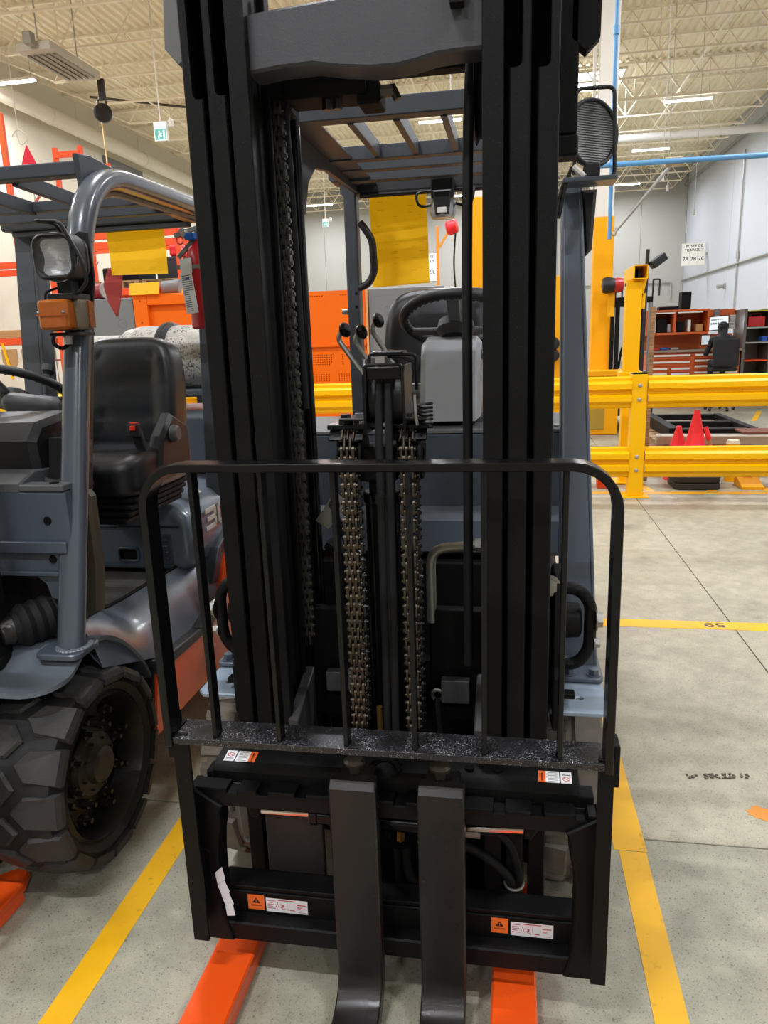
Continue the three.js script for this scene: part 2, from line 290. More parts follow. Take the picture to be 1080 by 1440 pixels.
{ // strip lamps: body, glowing lens and the light it throws, hung from the joists
  const bodyM = std(0xe9e6df, .5);
  LAMP_SPOTS.forEach(([x, z], i) => {
    const seen = z < -12;
    const where = z > -12 ? 'white LED strip lamp on the ceiling nearest the parked forklifts' : (x === -11 ? 'bright white LED strip lamp near the duct of the left wall' : x === -2 ? 'bright white LED strip lamp over the middle aisle, row ' : x > 0 ? 'bright white LED strip lamp over the right bay, row ' : 'bright white LED strip lamp over the left bay, row ') + (x === -11 ? '' : ['', '', '', '', 'nearest of the four', 'second of the four', 'third of the four', 'last before the far wall'][[7, 1.2, -4.6, -10.6, -16.4, -22.2, -27.6, -33.5].indexOf(z)]);
    const t = thing('strip_lamp', where, 'ceiling lamp', x, LAMP_Y, z, seen ? undefined : 'strip lamps above the parked forklifts');
    B().box(x - .6, x + .6, LAMP_Y, LAMP_Y + .06, z - .055, z + .055, .006).mesh('housing', bodyM, t);
    B().box(x - .59, x + .59, LAMP_Y - .035, LAMP_Y, z - .05, z + .05, .012).mesh('lens', lampGlow, t);
    const hg = B(); for (const s of [-.5, .5]) hg.cyl(V(x + s, LAMP_Y + .06, z), V(x + s, RH, z), .004, .004, 6); hg.mesh('hanger', steel, t);
    const l = new THREE.RectAreaLight(LAMP_COLOR, LAMP, 1.16, .1); l.position.set(0, -.045, 0); l.rotation.x = -Math.PI / 2; t.add(l);
  });
  // roof light near the column
  const t = thing('skylight', 'bright bluish roof light panel in the ceiling beside the white column', 'skylight', 2.2, RH, -23);
  B().box(1.5, 2.9, RH - .09, RH - .02, -23.9, -22.3).mesh('glazing', std(0xffffff, .4, 0, { emissive: 0xdfeaff, emissiveIntensity: 2 }), t);
  B().box(1.44, 1.5, RH - .12, RH, -23.96, -22.24).box(2.9, 2.96, RH - .12, RH, -23.96, -22.24).box(1.5, 2.9, RH - .12, RH, -22.3, -22.24).box(1.5, 2.9, RH - .12, RH, -23.96, -23.9).mesh('frame', cream, t);
  const l = new THREE.RectAreaLight(0xdfeaff, 6, 1.3, 1.5); l.position.set(0, -.1, -.1); l.rotation.x = -Math.PI / 2; t.add(l);
}
{ // painted bay lines
  const fm = std(0xffffff, .42, 0, { map: tapeTex }), y = .0012;
  const line = (label, pts, group) => tag(B().ex(pts, 'xz', -.002, y).mesh('floor_line', fm), label, 'floor line', group);
  line('yellow bay line on the floor between the two forklifts', [[-1.19, 1.5], [-1.102, 1.5], [-1.102, -5.4], [-1.185, -5.4]]);
  line('yellow bay line on the floor right of the black forklift carriage', [[.362, 1.5], [.44, 1.5], [.446, -2.2], [.36, -2.2]]);
  line('worn yellow bay line continuing behind the right tyre of the black forklift', [[.345, -2.203], [.45, -2.203], [.445, -2.6], [.43, -4.17], [.34, -4.17]]);
  line('yellow cross line on the floor right of the forklift, marked with a number', [[.34, -4.172], [7.4, -4.172], [7.4, -4.29], [.34, -4.29]]);
  line('yellow line on the floor along the foot of the guard rail', [[.35, -7.88], [7.4, -7.88], [7.4, -8.0], [.35, -8.0]]);
  const dg = 'slanting yellow floor lines behind the guard rail';
  for (const [a, b, c, d] of [[1.42, -8.05, 1.05, -9.6], [2.05, -8.05, 1.8, -9.2], [2.62, -8.05, 2.32, -9.6], [4.0, -11.6, 3.5, -13.1], [4.3, -14.3, 4.9, -16]])
    line('short slanting yellow floor line seen behind the guard rail', [[a, b], [a + .1, b], [c + .1, d], [c, d]], dg);
  const num = canvasTex(128, 64, (g, w, h) => { g.fillStyle = '#e9b41e'; g.fillRect(0, 0, w, h); g.fillStyle = '#32343c'; g.font = 'bold 58px sans-serif'; g.textAlign = 'center'; g.textBaseline = 'middle'; g.fillText('59', w / 2, h / 2 + 3); });
  const p = sheet('floor_number', scene, num, V(1.165, .002, -4.23), .24, .1, 0, -Math.PI / 2, 0, Math.PI); tag(p, 'black number 59 printed on the yellow cross line of the floor', 'floor marking');
}
{ // marks on the floor slab at right
  const blob = (cx, cz, r, seed, k = 1.6) => { const q = rng(seed); return Array.from({ length: 22 }, (_, i) => { const a = i / 22 * 6.2832, rr = r * (.72 + .4 * q()); return [cx + rr * k * Math.cos(a), cz + rr * Math.sin(a)]; }); };
  tag(B().ex(blob(.89, -2.46, .042, 8), 'xz', -.002, .001).mesh('paint_stain', std(0xd98a2e, .6)), 'orange paint stain on the concrete at the right edge of the view', 'stain');
  const q = rng(21), d = B(); for (let i = 0; i < 40; i++) { const x = .66 + q() * .26, z = -2.66 - (x - .66) * .12 + (q() - .5) * .03; d.cb(x, .0025, z, .004 + q() * .01, .005, .003 + q() * .007, 0, 0, q() * 3); }
  const o = d.mesh('debris', std(0x6b6358, .8)); tag(o, 'scattered chips of debris in a line on the concrete at right', 'debris'); o.userData.kind = 'stuff';
}
// ---------------------------------------------------------------- guard rail and what stands behind it
{
  const prof = (y0, z) => { const h = .32, p = [[0, 0], [.02, .02], [.02, .045], [.075, .075], [.075, .125], [.02, .15], [.02, .175], [.075, .2], [.075, .25], [.02, .28], [.02, .305], [0, .32]]; const o = p.map(([d, y]) => [z + d, y0 + y]); return [...o, ...p.slice().reverse().map(([d, y]) => [z + d - .008, y0 + y])]; };
  const mk = (label, x0, x1, posts, z) => {
    const t = thing('guard_rail', label, 'guard rail', (x0 + x1) / 2, 0, z);
    for (const y0 of [.2, .91]) { const r = B().ex(prof(y0, z), 'zy', x0, x1).mesh('rail', yellow, t); const bl = B(); for (let x = x0 + .9; x < x1; x += 1.5) bl.lathe([[.014, 0], [.012, .008], [0, .011]], V(x, y0 + .16, z + .022), V(0, 0, 1), 10); bl.mesh('bolt_row', yellow, r); }
    for (const px of posts) {
      const p = B().box(px - .075, px + .075, .012, 1.25, z - .1, z + .05, .008).mesh('post', yellow, t);
      B().box(px - .13, px + .13, 0, .014, z - .16, z + .12, .003).mesh('base_plate', yellow, p);
      B().box(px - .07, px + .07, 1.25, 1.262, z - .095, z + .045, .003).mesh('cap', blackMatte, p);
      for (const y of [1.14, 1.0, .42, .28]) B().lathe([[0, 0], [.02, 0], [.02, .008], [.011, .016], [0, .018]], V(px, y, z + .05), V(0, 0, 1), 12).mesh('bolt', galv, p);
    }
  };
  mk('yellow corrugated double guard rail behind the black forklift, ending at the bolted post', -9.4, 1.185, [-3.0, -6.9], -7.78);
  mk('yellow corrugated double guard rail at right with a bolted square post', 1.34, 7.2, [1.26, 5.4], -7.78);
  tag(B().box(-3.43, -3.33, 1.03, 1.24, -7.78, -7.69, .01).mesh('rail_clip', blackMatte), 'black clip on the top guard rail behind the seat of the left forklift', 'clip');
  // yellow gantry post with an open square arm
  let t = thing('gantry_post', 'tall yellow square post behind the guard rail with an open-ended arm', 'post', 1.29, 0, -8.55);
  B().box(1.2, 1.36, .01, 2.18, -8.63, -8.47, .006).mesh('upright', yellow, t);
  B().ex([...rrect(1.255, 1.4, 2.2, 2.345, .008, 1)], 'xy', -9.1, -8.4, 0, [rrect(1.265, 1.39, 2.21, 2.335, .005, 1).reverse()]).mesh('arm', yellow, t);
  B().box(1.27, 1.38, 2.21, 2.335, -9.0, -8.9).mesh('arm_plug', blackMatte, t);
  B().ex([[1.2, 2.2], [1.41, 2.2], [1.36, 1.98], [1.36, 2.14], [1.2, 2.14]], 'xy', -8.6, -8.5).mesh('gusset', yellow, t);
  B().box(1.36, 1.4, 1.9, 2.06, -8.56, -8.5, .004).mesh('latch_tab', yellow, t);
  B().box(1.12, 1.46, 0, .016, -8.72, -8.38, .004).mesh('foot_plate', yellow, t);
  B().box(1.16, 1.4, 1.1, 1.24, -8.67, -8.45, .01).mesh('collar', yellow, t);
  tag(B().bar(V(1.50, 0, -8.62), V(1.505, 1.92, -8.62), .055, .04, .012).mesh('wooden_pole', wood), 'pale wooden pole standing beside the yellow gantry post', 'pole');
  // column
  t = thing('steel_column', 'white building column with a tall yellow lower section beside the blue air pipe', 'column', 1.42, 0, -13);
  B().box(1.3, 1.58, 3.45, RH, -13.14, -12.86, .01).mesh('shaft', whitePaint, t); B().box(1.285, 1.595, .9, 3.45, -13.155, -12.845, .012).mesh('yellow_sleeve', yellowCol, t);
  B().box(1.21, 1.26, 3.5, RH, -13.05, -12.95, .006).mesh('conduit_strip', whitePaint, t);
  t = thing('column_guard', 'wide yellow bumper block around the foot of the white column', 'column guard', 1.2, 0, -12.75);
  B().box(.66, 1.72, 0, .96, -13.4, -12.55, .03).mesh('block', yellowCol, t); B().box(.6, 1.8, .96, 1.06, -13.45, -12.5, .02).mesh('top_cap', yellowCol, t); B().box(.9, 1.5, .1, .5, -12.552, -12.535, .004).mesh('grille', std(0xa88a2a, .6), t);
  t = thing('yellow_upright', 'slim yellow steel upright seen left of the grey forklift pillar', 'post', .72, 0, -12);
  B().box(.64, .8, 0, 2.52, -12.08, -11.92, .01).mesh('shaft', yellowCol, t); B().box(.55, .9, 0, .02, -12.2, -11.8).mesh('base', yellowCol, t);
  { const q = B(); for (const y of [1.52, 1.34]) q.lathe([[.03, 0], [.085, .02], [.1, .09], [.07, .16], [0, .17]], V(.6, y, -11.9), V(.3, 0, 1), 16); q.mesh('black_knob', plasticBlack, t); }
  t = thing('steel_column', 'second white column with yellow lower section seen through the forklift mast', 'column', -.55, 0, -12);
  B().box(-.68, -.42, 3.7, RH, -12.13, -11.87, .01).mesh('shaft', whitePaint, t); B().box(-.695, -.405, 0, 3.7, -12.145, -11.855, .012).mesh('yellow_sleeve', yellowCol, t);
  // blue compressed-air pipework
  tag(B().cyl(V(1.30, 2.9, -11), V(1.30, RH, -11), .026, .026, 12).cyl(V(1.30, 5.4, -11), V(1.30, 5.5, -11), .04, .04, 12).mesh('air_pipe', bluePipe), 'thin blue vertical air pipe in front of the white column', 'pipe');
  t = thing('jib_pipe', 'blue horizontal air pipe arm carried by a grey diagonal brace', 'pipe', 2.05, 3.83, -11);
  B().cyl(V(1.05, 3.83, -10.93), V(7.4, 3.79, -10.93), .034, .034, 12).mesh('pipe', bluePipe, t); B().cyl(V(1.36, 2.98, -11), V(2.06, 3.79, -11), .024, .024, 10).mesh('brace', galv, t); B().box(1.98, 2.2, 3.78, 3.88, -11.05, -10.95, .01).mesh('clamp', std(0xcbb893, .6), t); B().ball(1.36, 2.97, -11, .035).mesh('end_knob', std(0xcbb893, .6), t);
  for (const [x, z, y0, lab] of [[2.35, -13.2, 4.1, 'thin white cable hanging from the ceiling, nearest the blue pipe'], [2.95, -16, 4.4, 'thin white cable hanging from the ceiling above the grey brace'], [3.9, -18, 4.2, 'thin white cable hanging from the ceiling farthest to the right']]) tag(B().cyl(V(x, y0, z), V(x, RH, z), .006, .006, 6).cyl(V(x, y0 - .12, z), V(x, y0, z), .03, .02, 8).mesh('drop_cable', std(0xb9b8b4, .6)), lab, 'cable');
}
{ // cones, pallet, steel frames, chock
  const cone = (x, z, h, r, lab) => { const t = thing('traffic_cone', lab, 'traffic cone', x, .15, z); B().lathe([[r, 0], [r * .98, .02], [.03, h - .02], [.028, h], [0, h]], V(x, .15, z), V(0, 1, 0), 28).mesh('body', redCone, t); return t; };
  cone(1.95, -8.3, .68, .17, 'tall red traffic cone standing on a stack of black bases');
  { const t = cone(1.86, -8.7, .46, .15, 'short red traffic cone behind the tall one'); B().cyl(V(1.86, 0, -8.7), V(1.86, .15, -8.7), .14, .14, 20).mesh('skirt', redCone, t); }
  for (const [k, y] of [0, .075].entries()) tag(B().ex(rrect(1.72, 2.19, -8.52, -8.08, .06, 3), 'xz', y, y + .07, .012).mesh('cone_base', std(0x2a2a26, .75)), k ? 'square black rubber base directly under the red cone' : 'lowest black rubber base of the cone stack on the floor', 'cone base');
  let t = thing('pallet', 'pair of stacked wooden pallets behind the guard rail under black steel frames', 'pallet', 2.45, 0, -10.2);
  for (let i = 0; i < 9; i++) B().box(1.75 + .0, 3.1, .32, .345, -11.5 + i * .3, -11.28 + i * .3, .003).mesh('deck_board', wood, t);
  for (const x of [1.8, 2.42, 3.0]) for (const y of [.02, .18]) B().box(x, x + .1, y, y + .135, -11.5, -8.9, .004).mesh('stringer', wood, t);
  t = thing('fork_carriage_frame', 'black rectangular steel frame lying on the wooden pallet', 'steel frame', 2.4, .35, -10.4);
  B().box(1.9, 2.02, .36, .5, -11.4, -9.4, .01).mesh('side_bar', blackMatte, t); B().box(2.9, 3.0, .36, .46, -11.4, -9.4, .01).mesh('side_bar', blackMatte, t);
  for (const z of [-11.4, -10.5, -9.75]) B().box(2.02, 2.9, .37, .45, z - .06, z + .06, .01).mesh('cross_bar', blackMatte, t);
  tag(B().bar(V(1.68, .41, -9.05), V(2.98, .41, -8.95), .12, .17, .02).mesh('steel_beam', std(0xa59c8e, .45, .4, bump(.001, 3))), 'bare grey steel beam lying across the pallet front', 'steel beam');
  tag(B().box(2.62, 3.0, .475, .5, -9.3, -8.95, .008).mesh('rusty_plate', std(0x6d3d2b, .75)), 'small rusty brown plate on top of the steel beam', 'plate');
  tag(B().box(1.55, 1.72, .0, .16, -9.3, -9.0, .02).mesh('blue_crate', blueThing), 'low blue crate under the grey steel beam', 'crate');
  t = thing('marker_stick', 'short stick with red top leaning behind the guard rail', 'stick', 2.2, 0, -8.5); B().cyl(V(2.25, 0, -8.45), V(2.14, .48, -8.5), .02, .02, 10).mesh('handle', boxBrown, t); B().cyl(V(2.14, .48, -8.5), V(2.1, .62, -8.52), .03, .022, 10).mesh('red_top', redCone, t);
  t = thing('yellow_canister', 'small yellow canister with pale lid behind the guard rail', 'canister', 2.42, 0, -8.5); B().cyl(V(2.42, 0, -8.6), V(2.42, .42, -8.6), .07, .07, 20).mesh('body', yellowCol, t); B().cyl(V(2.42, .42, -8.6), V(2.42, .46, -8.6), .074, .06, 20).mesh('lid', std(0xd8d3bd, .5), t);
  t = thing('wheel_chock', 'yellow steel wheel chock with red mark on the floor behind the guard rail', 'wheel chock', 2.55, 0, -8.3); B().ex([[-8.4, 0], [-8.1, 0], [-8.1, .03], [-8.34, .11], [-8.4, .11]], 'zy', 2.4, 2.62, .005).mesh('wedge', yellowCol, t); B().box(2.45, 2.56, .085, .115, -8.36, -8.3, .01).mesh('red_mark', redCone, t);
  tag(B().box(.93, 1.06, 0, .11, -8.3, -8.16, .008).mesh('orange_foot_block', orangeRack), 'small orange block on the floor left of the guard rail post', 'block');
  tag(B().box(2.86, 3.2, 0, .12, -8.3, -8.0, .008).mesh('orange_foot_block', orangeRack), 'small orange block on the floor beside the yellow wheel chock', 'block');
}
{ // workbench along the right
  const Z = -17, ow = std(0xc4551c, .5), wt = std(0xe4e2da, .5);
  let t = thing('workbench', 'orange workbench with rows of white-fronted drawers and a wood-brown top', 'workbench', 3.85, 0, Z);
  B().box(2.9, 4.78, .02, 1.18, Z - .7, Z + .02, .01).mesh('cabinet_body', ow, t); B().box(2.86, 4.8, 1.18, 1.23, Z - .72, Z + .08, .008).mesh('worktop', std(0x8a7a6a, .5), t);
  const dr = (x0, x1, ys) => { for (const y of ys) { const d = B().box(x0, x1, y - .1, y, Z + .02, Z + .045, .006).mesh('drawer', ow, t); B().box(x0 + .01, x1 - .01, y - .045, y - .005, Z + .045, Z + .07, .006).mesh('handle', wt, d); } };
  dr(2.94, 3.78, [1.14, 1.0]); dr(2.94, 3.32, [.86, .75, .64, .52]); dr(3.38, 3.78, [.86, .75, .64, .52]); dr(3.86, 4.75, [1.14, 1.02, .9, .77, .62]);
  B().box(2.86, 4.78, 1.23, 1.545, Z - .7, Z - .66, .004).mesh('back_panel', std(0xc9601f, .45), t);
  t = thing('overhead_cabinet', 'open orange overhead cabinet with two bays above the workbench', 'cabinet', 3.5, 1.6, Z - .4);
  const c = B(); c.box(2.84, 4.12, 2.03, 2.07, Z - .7, Z, .004).box(2.84, 4.12, 1.55, 1.6, Z - .7, Z, .004); for (const x of [2.84, 3.4, 4.08]) c.box(x, x + .05, 1.6, 2.03, Z - .7, Z, .004); c.box(2.84, 4.12, 1.6, 2.03, Z - .7, Z - .66); c.mesh('carcass', ow, t);
  for (const x of [2.92, 3.48]) B().box(x, x + .5, 1.995, 2.02, Z, Z + .025, .004).mesh('door_rail', wt, t);
  tag(B().box(4.13, 4.79, 1.63, 2.06, Z - .7, Z - .6, .005).mesh('tall_back_panel', ow), 'tall plain orange panel behind the wide monitor', 'panel');
  for (const [x, w, h, m, l] of [[2.95, .12, .34, wt, 'row of white papers'], [3.09, .2, .3, blackMatte, 'dark binder block'], [3.31, .07, .18, std(0x9aa0a4, .5), 'grey spray can'], [3.49, .16, .22, blackMatte, 'black toolbox'], [3.72, .07, .26, wt, 'white bottle'], [3.9, .14, .16, boxBrown, 'small brown box']])
    tag(B().box(x, x + w, 1.602, 1.6 + h, Z - .45, Z - .15, .02).mesh('shelf_item', m), l + ' in the open orange overhead cabinet', 'shelf item');
  for (const [x, m, l] of [[3.0, red, 'red'], [3.2, blueThing, 'blue'], [3.4, galv, 'grey']]) tag(B().box(x, x + .16, 1.232, 1.28, Z - .3, Z - .12, .015).mesh('bench_tool', m), `small ${l} tool lying on the workbench top`, 'tool');
  for (const [x, w, h, l] of [[3.15, .4, .08, 'flat dark box'], [3.6, .2, .38, 'upright dark box']]) tag(B().box(x, x + w, 2.07, 2.07 + h, Z - .6, Z - .3, .01).mesh('storage_box', blackMatte), l + ' on top of the orange overhead cabinet', 'box');
  const scr = (rows) => canvasTex(512, 288, (g, w, h) => { g.fillStyle = '#e9f1f4'; g.fillRect(0, 0, w, h); g.fillStyle = '#4a5660'; for (const r of rows) for (let i = 0; i < r[3]; i++) g.fillRect(r[0] + i * r[4], r[1], r[4] * .6, r[2]); });
  t = thing('monitor', 'wide flat monitor with a bright white screen on the orange panel', 'monitor', 4.4, 1.76, Z - .5);
  B().cb(4.4, 1.765, Z - .5, .5, .31, .04, .012, 0, 0, .06).mesh('casing', plasticBlack, t);
  { const tx = scr([[120, 50, 26, 6, 48], [110, 130, 40, 6, 54]]); const m = sheet('screen', t, std(0x202020, .3, 0, { emissive: 0xffffff, emissiveMap: tx, emissiveIntensity: .2 }), V(4.4, 1.765, Z - .478), .46, .27, 0, 0, 0, .06); }
  { const l = new THREE.RectAreaLight(0xeaf2ff, 1, .44, .25); l.position.set(0, 0, .06); l.rotation.y = Math.PI; t.add(l); }
  B().box(4.35, 4.45, 1.9, 2.07, Z - .6, Z - .53).mesh('mount', std(0x6d6f70, .5), t);
  t = thing('tablet_display', 'small upright display beside the head of the seated worker', 'monitor', 4.09, 1.42, Z - .1);
  B().cb(4.09, 1.42, Z - .1, .19, .22, .03, .02).mesh('casing', plasticBlack, t); sheet('screen', t, std(0x202020, .3, 0, { emissive: 0xdce6ea, emissiveIntensity: .14 }), V(4.09, 1.42, Z - .083), .16, .19, 0); B().bar(V(4.15, 1.42, Z - .13), V(4.7, 1.45, Z - .5), .03, .03).mesh('arm', plasticBlack, t);
  // open shelf unit
  t = thing('shelf_unit', 'dark open shelf unit with a yellow top at the right end of the workbench', 'shelf unit', 5.05, 0, Z);
  B().box(4.8, 4.86, 0, 2.03, Z - .7, Z + .05, .004).box(5.32, 5.38, 0, 2.03, Z - .7, Z + .05, .004).mesh('side_panel', std(0x6b6862, .4, .4), t); B().box(4.86, 5.32, .05, 2.0, Z - .7, Z - .66).mesh('back_panel', std(0x6b6862, .4, .4), t);
  for (const [y, m] of [[1.66, galv], [1.35, galv], [.98, orangeRack], [.68, std(0xb8a860, .5)], [2.0, std(0xa8a02c, .5)]]) B().box(4.86, 5.32, y - .03, y, Z - .66, Z + .04, .004).mesh('shelf', m, t);
  t = thing('red_tool_case', 'red tool case on the top shelf of the dark shelf unit', 'tool case', 5.07, 1.66, Z - .2); B().box(4.9, 5.24, 1.662, 1.87, Z - .4, Z - .02, .02).mesh('case_body', red, t); B().tube([V(5.0, 1.87, Z - .2), V(5.0, 1.93, Z - .2), V(5.2, 1.93, Z - .2), V(5.2, 1.87, Z - .2)], .012, .02, 8).mesh('handle', red, t);
  tag(B().box(5.2, 5.31, 1.352, 1.46, Z - .3, Z, .02).mesh('blue_pouch', blueThing), 'blue pouch at the end of the second shelf', 'pouch');
  tag(B().box(5.45, 6.1, 0, 2.0, Z - .7, Z, .01).mesh('tall_locker', std(0x8b8176, .45, .3)), 'tall grey-brown locker right of the dark shelf unit', 'locker');
  sheet('notice', scene, canvasTex(64, 96, (g, w, h) => { g.fillStyle = '#d8d6d0'; g.fillRect(0, 0, w, h); g.fillStyle = '#777'; for (let y = 10; y < 86; y += 9) g.fillRect(8, y, 48, 3); }), V(4.74, 1.78, Z - .59), .12, .3, 0); tag(scene.children[scene.children.length - 1], 'white paper notice pinned beside the wide monitor', 'notice');
  // seated worker on a high stool
  const cx = 4.24, cz = -16.25;
  t = thing('person', 'person with dark cap seated with back turned, working at the orange bench', 'person', cx, 0, cz);
  { // one continuous body: pelvis, back, shoulders, arms reaching the bench, thighs, shins
    const sk = [[[cx, 1.0, cz], [cx, 1.2, cz - .02], .16, .15], [[cx, 1.2, cz - .02], [cx, 1.44, cz - .05], .15, .13], [[cx - .17, 1.43, cz - .05], [cx + .17, 1.43, cz - .05], .085, .085], [[cx, 1.44, cz - .05], [cx, 1.56, cz - .08], .06, .055], [[cx, 1.6, cz - .1], [cx, 1.66, cz - .1], .095, .09],
      [[cx - .2, 1.42, cz - .06], [cx - .29, 1.16, cz - .14], .062, .05], [[cx - .29, 1.16, cz - .14], [cx - .2, 1.2, cz - .4], .05, .036], [[cx - .2, 1.2, cz - .4], [cx - .17, 1.23, cz - .5], .036, .03], [[cx + .2, 1.42, cz - .06], [cx + .28, 1.16, cz - .14], .062, .05], [[cx + .28, 1.16, cz - .14], [cx + .18, 1.2, cz - .4], .05, .036], [[cx + .18, 1.2, cz - .4], [cx + .15, 1.23, cz - .5], .036, .03]];
    for (const s of [-1, 1]) sk.push([[cx + s * .09, .96, cz], [cx + s * .12, .95, cz - .4], .09, .07], [[cx + s * .12, .95, cz - .4], [cx + s * .12, .52, cz - .42], .065, .045], [[cx + s * .12, .5, cz - .42], [cx + s * .12, .47, cz - .56], .045, .04]);
    put(fieldMesh(sk, V(cx, 1.06, cz - .22), .42, .7, .42, 40), 'body', std(0x1f2023, .8), t);
  }
  B().lathe([[.1, 0], [.104, .03], [.09, .09], [.04, .125], [0, .13]], V(cx, 1.66, cz - .1), V(0, 1, 0), 20).box(cx - .07, cx + .07, 1.66, 1.68, cz - .28, cz - .16, .008).mesh('cap', std(0x17171a, .85), t);
  t = thing('work_chair', 'black high work chair carrying the person at the orange bench', 'chair', cx, 0, cz + .05);
  B().cb(cx, 1.17, cz + .22, .5, .56, .07, .06, -.08).mesh('backrest', std(0x1c1c1e, .8), t); B().cb(cx, .84, cz, .5, .08, .46, .035).mesh('seat', std(0x1c1c1e, .8), t);
  B().cyl(V(cx, .1, cz), V(cx, .8, cz), .03, .03, 12).mesh('post', plasticBlack, t);
  for (let i = 0; i < 5; i++) { const a = i * 1.2566; B().bar(V(cx, .12, cz), V(cx + .28 * Math.cos(a), .07, cz + .28 * Math.sin(a)), .04, .03).ball(cx + .28 * Math.cos(a), .035, cz + .28 * Math.sin(a), .035).mesh('leg', plasticBlack, t); }
  B().torus(V(cx, .42, cz), .2, .012, V(0, 1, 0), 28, 8).mesh('foot_ring', steel, t);
}
{ // a forklift in the distance
  const t = thing('forklift', 'distant black forklift mast behind the yellow gantry post', 'forklift', 1.8, 0, -13.2);
  for (const x of [1.58, 1.66, 1.98, 2.06]) B().box(x, x + .06, .1, 2.2, -12.9, -12.78, .006).mesh('mast_rail', blackMatte, t);
  B().box(1.5, 2.3, 2.12, 2.22, -13.3, -13.2, .01).box(1.5, 2.3, 2.1, 2.2, -14.6, -14.5, .01).mesh('roof_bar', blackMatte, t); for (const x of [1.5, 2.24]) B().bar(V(x + .03, .8, -13.2), V(x + .03, 2.15, -13.25), .06, .08).mesh('pillar', std(0x7b8084, .4, .4), t);
  B().box(1.46, 2.3, .25, 1.0, -14.9, -13.1, .05).mesh('chassis', std(0x2b2d30, .5), t); B().box(1.5, 2.26, .5, .62, -12.8, -12.7, .01).box(1.5, 2.26, .95, 1.0, -12.8, -12.7, .01).mesh('carriage', blackMatte, t);
  for (const x of [1.46, 2.14]) B().lathe([[0, 0], [.3, 0], [.33, .03], [.33, .17], [.3, .2], [0, .2]], V(x, .33, -13.3), V(1, 0, 0), 28).mesh('wheel', tyreBlack, t);
  B().curve([V(1.75, 1.0, -13), V(1.8, 1.4, -12.95), V(1.9, 1.6, -12.95), V(1.88, 1.1, -13)], .02, 20, 8).mesh('hose', rubberHose, t); B().cyl(V(2.06, 1, -12.6), V(2.08, 2.9, -12.6), .03, .03, 8).mesh('pole', plasticBlack, t); B().cb(2.24, 2.72, -12.6, .26, .12, .14, .02, 0, .3, .6).mesh('lamp_head', plasticBlack, t);
  for (const x of [1.63, 2.2]) B().tube([V(x, 2.2, -12.7), V(x, 2.45, -12.7), V(x + .1, 2.45, -12.7), V(x + .1, 2.2, -12.7)], .014, .02, 8).mesh('lamp_guard', plasticBlack, t);
  const r = thing('hose_reel', 'red and black hose reel hanging beside the yellow column', 'hose reel', 1.55, 2.38, -12.5); B().lathe([[0, 0], [.11, .02], [.13, .08], [.11, .2], [0, .22]], V(1.38, 2.38, -12.5), V(1, 0, 0), 20).mesh('drum', plasticBlack, r); B().lathe([[.1, 0], [.12, .05], [.1, .13], [0, .15]], V(1.58, 2.38, -12.5), V(1, 0, 0), 20).mesh('cover', red, r); B().box(1.5, 1.6, 1.9, 2.3, -12.6, -12.54).mesh('hanger', yellowCol, r);
}
